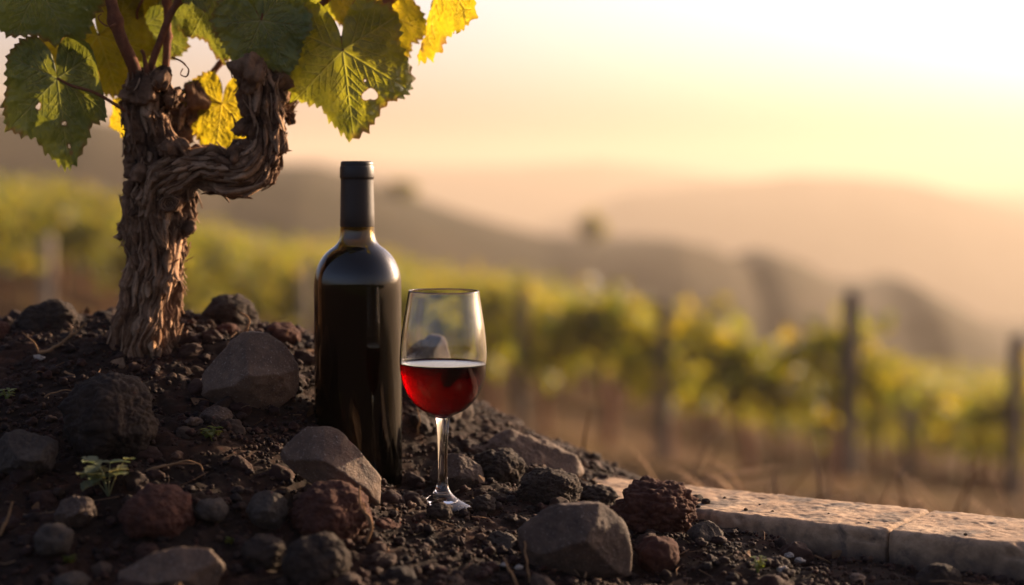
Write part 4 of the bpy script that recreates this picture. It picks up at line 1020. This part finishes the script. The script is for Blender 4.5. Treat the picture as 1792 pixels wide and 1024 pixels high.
# middle and front
leaf('dark olive leaf hanging above the fork with a lit yellow left edge', 372, -5, 1.86, -78, 145, 'leaf_dark', (12, 12), seed=23, curl=.25, bends=((-115, .45, 2.2),), holes=((.80, -.12, .02), (.83, -.05, .035), (.84, .03, .02)), stalk=[(360, -40, 1.86), (380, -70, 1.86)], squash=.75)
leaf('pale curled leaf tip hanging over the top edge', 340, -48, 1.80, -72, 80, 'leaf_green', (-20, 20), seed=24, curl=.1, nr=40, na=300, squash=.7)
leaf('large dark leaf cut by the top left corner', 66, -26, 1.80, -62, 128, 'leaf_dark', (12, -10), seed=25, curl=.28, fold=.1, lobes=.6, stalk=[(110, -60, 1.82), (160, -90, 1.84)], brown=.0)
leaf('folded dark leaf hanging at the far left with two small holes', 100, 137, 1.80, -86, 148, 'leaf_dark', (8, -8), seed=26, curl=.15, fold=.3, bends=((95, .30, 3.2), (150, .25, 2.5), (-115, .38, 1.8)), holes=((.54, .02, .03), (.82, .04, .022), (.9, .06, .014), (.32, -.32, .035)),
     stalk=[(125, 150, 1.80), (165, 162, 1.80), (205, 185, 1.81), (245, 212, 1.83)], squash=.82)
leaf('grey-green leaf facing the camera above the bent arm', 457, 36, 1.79, -62, 98, 'leaf_dark', (6, 5), seed=27, curl=.12, fold=.08, lobes=.6, stalk=[(462, 8, 1.79), (458, -10, 1.80), (455, -40, 1.83)], brown=.0)
leaf('largest hanging leaf right of the arm, half dark and half sunlit yellow, with a round hole', 600, 88, 1.80, -84, 158, 'leaf_green', (6, 0), seed=28, curl=.12, fold=.42, bends=((62, .62, -2.2),),
     holes=((.52, .26, .075), (.36, .22, .014), (.95, .25, .03)), stalk=[(603, 72, 1.82), (618, 60, 1.86)], brown=.25, squash=.9)
# canopy above the frame, with unseen leaves added to shade the largest leaf
def shade_leaf(px, py, d, t, size, seed, roll=0):  # unseen leaf added along the sun ray to cast shade
    q = P(px, py, d) + np.array(sd) * t; dd = q[1]; x = 896 + q[0] / dd * FPX; y = HOR + (EYE - q[2]) / dd * FPX
    leaf(None, x, y - size * .35, (dd - 1.70) / .62 + 1.80, -90, size * 1.0, 'leaf_dark', (0, roll), seed=seed, nr=30, na=200)
cane('cane', [(860, -130, 2.05), (960, -190, 2.4), (1060, -230, 2.8), (1150, -235, 3.1), (1300, -220, 3.4)], 8, 5)  # added cane, only there to carry the shade leaves
shade_leaf(560, 120, 1.80, .95, 46, 201); shade_leaf(553, 175, 1.80, .95, 46, 202); shade_leaf(585, 60, 1.80, .95, 40, 203)
shade_leaf(590, 215, 1.80, 1.15, 22, 204)
g = np.random.default_rng(77)
for i in range(22):
    x = g.uniform(-150, 900); y = g.uniform(-420, -200) ; d = g.uniform(1.75, 2.15)
    leaf(None, x, y, d, g.uniform(-130, -50), g.uniform(90, 130), 'leaf_green', (g.normal() * 25, g.normal() * 30), seed=100 + i, nr=30, na=200)

P = _P
# ------------------------------------------------------------------ twigs, weeds and crumbs
def soil_at(px, py):
    ds = np.linspace(1.3, 2.05, 400); pts = np.array([P(px, py, d) for d in ds]); dz = pts[:, 2] - soil_z(pts[:, 0], pts[:, 1])
    i = np.argmax(dz < .004) if (dz < .004).any() else 250
    return pts[i], ds[i]
def twig(label, pts, w=.0011, cat='twig', m='straw', name='dry_twig', lift=None, branches=()):
    c0, d0 = soil_at(*pts[0]); C = np.array([P(x, y, d0 - .002) for x, y in pts]); C[0] = c0
    C, s = spline(C, 40); C += np.stack([fbm(C * 90 + k * 9, 2, 4) * .002 for k in range(3)], -1)
    mb = MB(); V, F, T = tube(C, w * (1 - .55 * s / s[-1]), 8); mb.add(V, F, T)
    for bp in branches:
        Cb = np.array([P(x, y, d0 - .002) for x, y in bp]); Cb, sb = spline(Cb, 16); V, F, T = tube(Cb, w * .7 * (1 - .6 * sb / sb[-1]), 7); mb.add(V, F, T)
    o = mb.build(name, M[m], loc=c0); tag(o, label, cat); return o
twig('curled pale dry stem standing up behind the peaked stone', [(418, 598), (424, 585), (432, 575), (437, 562), (434, 553), (428, 550), (421, 548)], .0016)
twig('dry sprig with a forked pale tip on the crest left of the trunk', [(68, 618), (90, 612), (120, 590), (138, 578), (148, 568), (152, 566)], .0016, branches=[[(120, 590), (125, 578), (118, 574)], [(132, 582), (132, 572), (126, 570)], [(68, 618), (60, 600), (48, 590)]])
twig('short pale straw lying on the slope above the large dark clod', [(112, 650), (130, 660), (150, 672)], .0018)
twig('long thin dry stalk curving across the left slope', [(78, 695), (95, 688), (110, 684), (125, 683)], .0007)
twig('dry stalk with a hooked end in the middle of the slope', [(258, 822), (290, 815), (330, 808), (350, 815), (356, 835)], .0012)
twig('forked dry twig leaning on the red-brown scoria boulder', [(640, 950), (652, 925), (645, 905), (632, 888), (628, 850)], .0016, branches=[[(652, 925), (640, 900), (636, 880)]])
twig('dry brown twig lying in front of the glass foot', [(738, 912), (760, 928), (785, 950)], .0016)
twig('thin upright grass stalk before the front boulder', [(927, 1018), (922, 985), (918, 948)], .0012)
twig('leaning pale stalk at the bottom edge left of the front boulder', [(905, 1024), (893, 1000), (880, 975)], .0015)
twig('faint dry stalk at the lower left edge', [(0, 935), (12, 910), (22, 878)], .0016)
twig('red-lit upright stem on the crest left of the bottle', [(500, 598), (502, 585), (505, 575)], .001)
twig('white thread of root lying on the gravel by the kerb', [(1285, 1000), (1300, 1010), (1298, 1022)], .0006)
twig('thin pale root between the lava ball and the front boulder', [(918, 872), (932, 885), (952, 892)], .0006)
twig('pale dry fibre above the clod at the left edge', [(75, 575), (68, 590), (80, 600)], .0006)
twig('small twig crossing the slope under the green sprig', [(325, 755), (345, 770), (360, 772)], .0009)
twig('thin stem behind the glass stem leaning on the peaked rock', [(728, 760), (733, 735), (730, 715)], .0009)
def weed(label, px, py, hgt, n, lw, seed, m='weed', dz=0):
    c, d = soil_at(px, py); g = np.random.default_rng(seed); s = d / FPX; mb = MB(); root = empty('weed', c, label, 'weed')
    sm = MB()
    for k in range(n):
        a = g.uniform(0, 6.28); e = np.array([math.cos(a) * hgt * s * g.uniform(.2, .6), math.sin(a) * hgt * s * .4, hgt * s * g.uniform(.5, 1)])
        C, q = spline([[0, 0, -.002], e * .5 + [0, 0, .1 * e[2]], e], 8); V, F, T = tube(C, np.linspace(.0007, .0004, 8), 6); sm.add(V, F, T)
        for t in (.6, .8, 1.0):
            for sd in (-1, 1):
                b = C[int(t * 7)]; dr = np.array([math.cos(a + sd * 1.1), math.sin(a + sd * 1.1), g.uniform(-.2, .5)]); dr /= np.linalg.norm(dr); si = np.cross(dr, [0, 0, 1]); si /= np.linalg.norm(si)
                L = lw * s * g.uniform(.7, 1.2); tt = np.linspace(0, 1, 9)[:, None]; wd = L * .38 * np.sin(tt * math.pi * .95 + .1) ** .8 * (1 + .15 * np.sin(tt * 22))
                cc = b + dr * L * tt + np.array([0, 0, 1]) * L * (-.3 * tt ** 2 + .1 * tt); V = np.stack([cc - si * wd, cc - [0, 0, .08 * L], cc + si * wd], 1).reshape(-1, 3); mb.add(V, grid_faces(9, 3))
    sm.build('stem', M[m], parent=root); mb.build('foliage', M[m], parent=root)
    return root
M['weed_grey'] = leaf_mat('wilted_leaf', (.16, .17, .11), (.2, .22, .1), .7, tw=.35, isl=True)
weed('pale wilted grey-green weed on the lower left slope', 190, 865, 65, 6, 34, 1, 'weed_grey')
weed('small bright green sprig beside the brown half-buried stone', 372, 768, 22, 6, 13, 2)
weed('tiny yellow-green sprout catching the sun in front of the kerb', 1326, 1000, 28, 4, 10, 3)
weed('tiny green shoot at the left edge of the slope', 12, 700, 18, 4, 11, 4)
weed('faint green shoot at the bottom left of the picture', 120, 985, 16, 4, 12, 5)
weed('tiny green leaves near the dusky stone above the front slab', 405, 950, 12, 4, 11, 6)


def litter():
    g = np.random.default_rng(91); mb = MB(); q = view_pts(170, g); z = soil_z(q[:, 0], q[:, 1])
    for (x, y), zz_ in zip(q, z):
        L = g.uniform(.008, .035); a = g.uniform(0, 6.28); d = np.array([math.cos(a), math.sin(a), g.normal() * .2]) * L / 2; c = np.array([x, y, zz_ + .006])
        C, s_ = spline([c - d, c + g.normal(size=3) * L * .12, c + d], 8); V, F, T = tube(C, np.linspace(.0005, .0003, 8) * g.uniform(.6, 1.8), 5); mb.add(V, F, T)
    for k in range(60):
        i = g.integers(len(q)); c = np.array([q[i, 0] + g.normal() * .01, q[i, 1] + g.normal() * .01, 0]); c[2] = soil_z(c[:1], c[1:2])[0] + .006
        V, F = leaf_cards(c[None], g.uniform(.006, .013), g); mb.add(V, F)
    o = mb.build('plant_litter', M['litter'], False); tag(o, kind='stuff'); o['label'] = 'bits of dry root, stem and leaf scattered over the dark soil'; o['category'] = 'litter'
M['litter'] = stone_mat('dry_litter', (.10, .05, .025), (.16, .09, .05), (.26, .17, .10), 40, .8, .0003, .1)
litter()
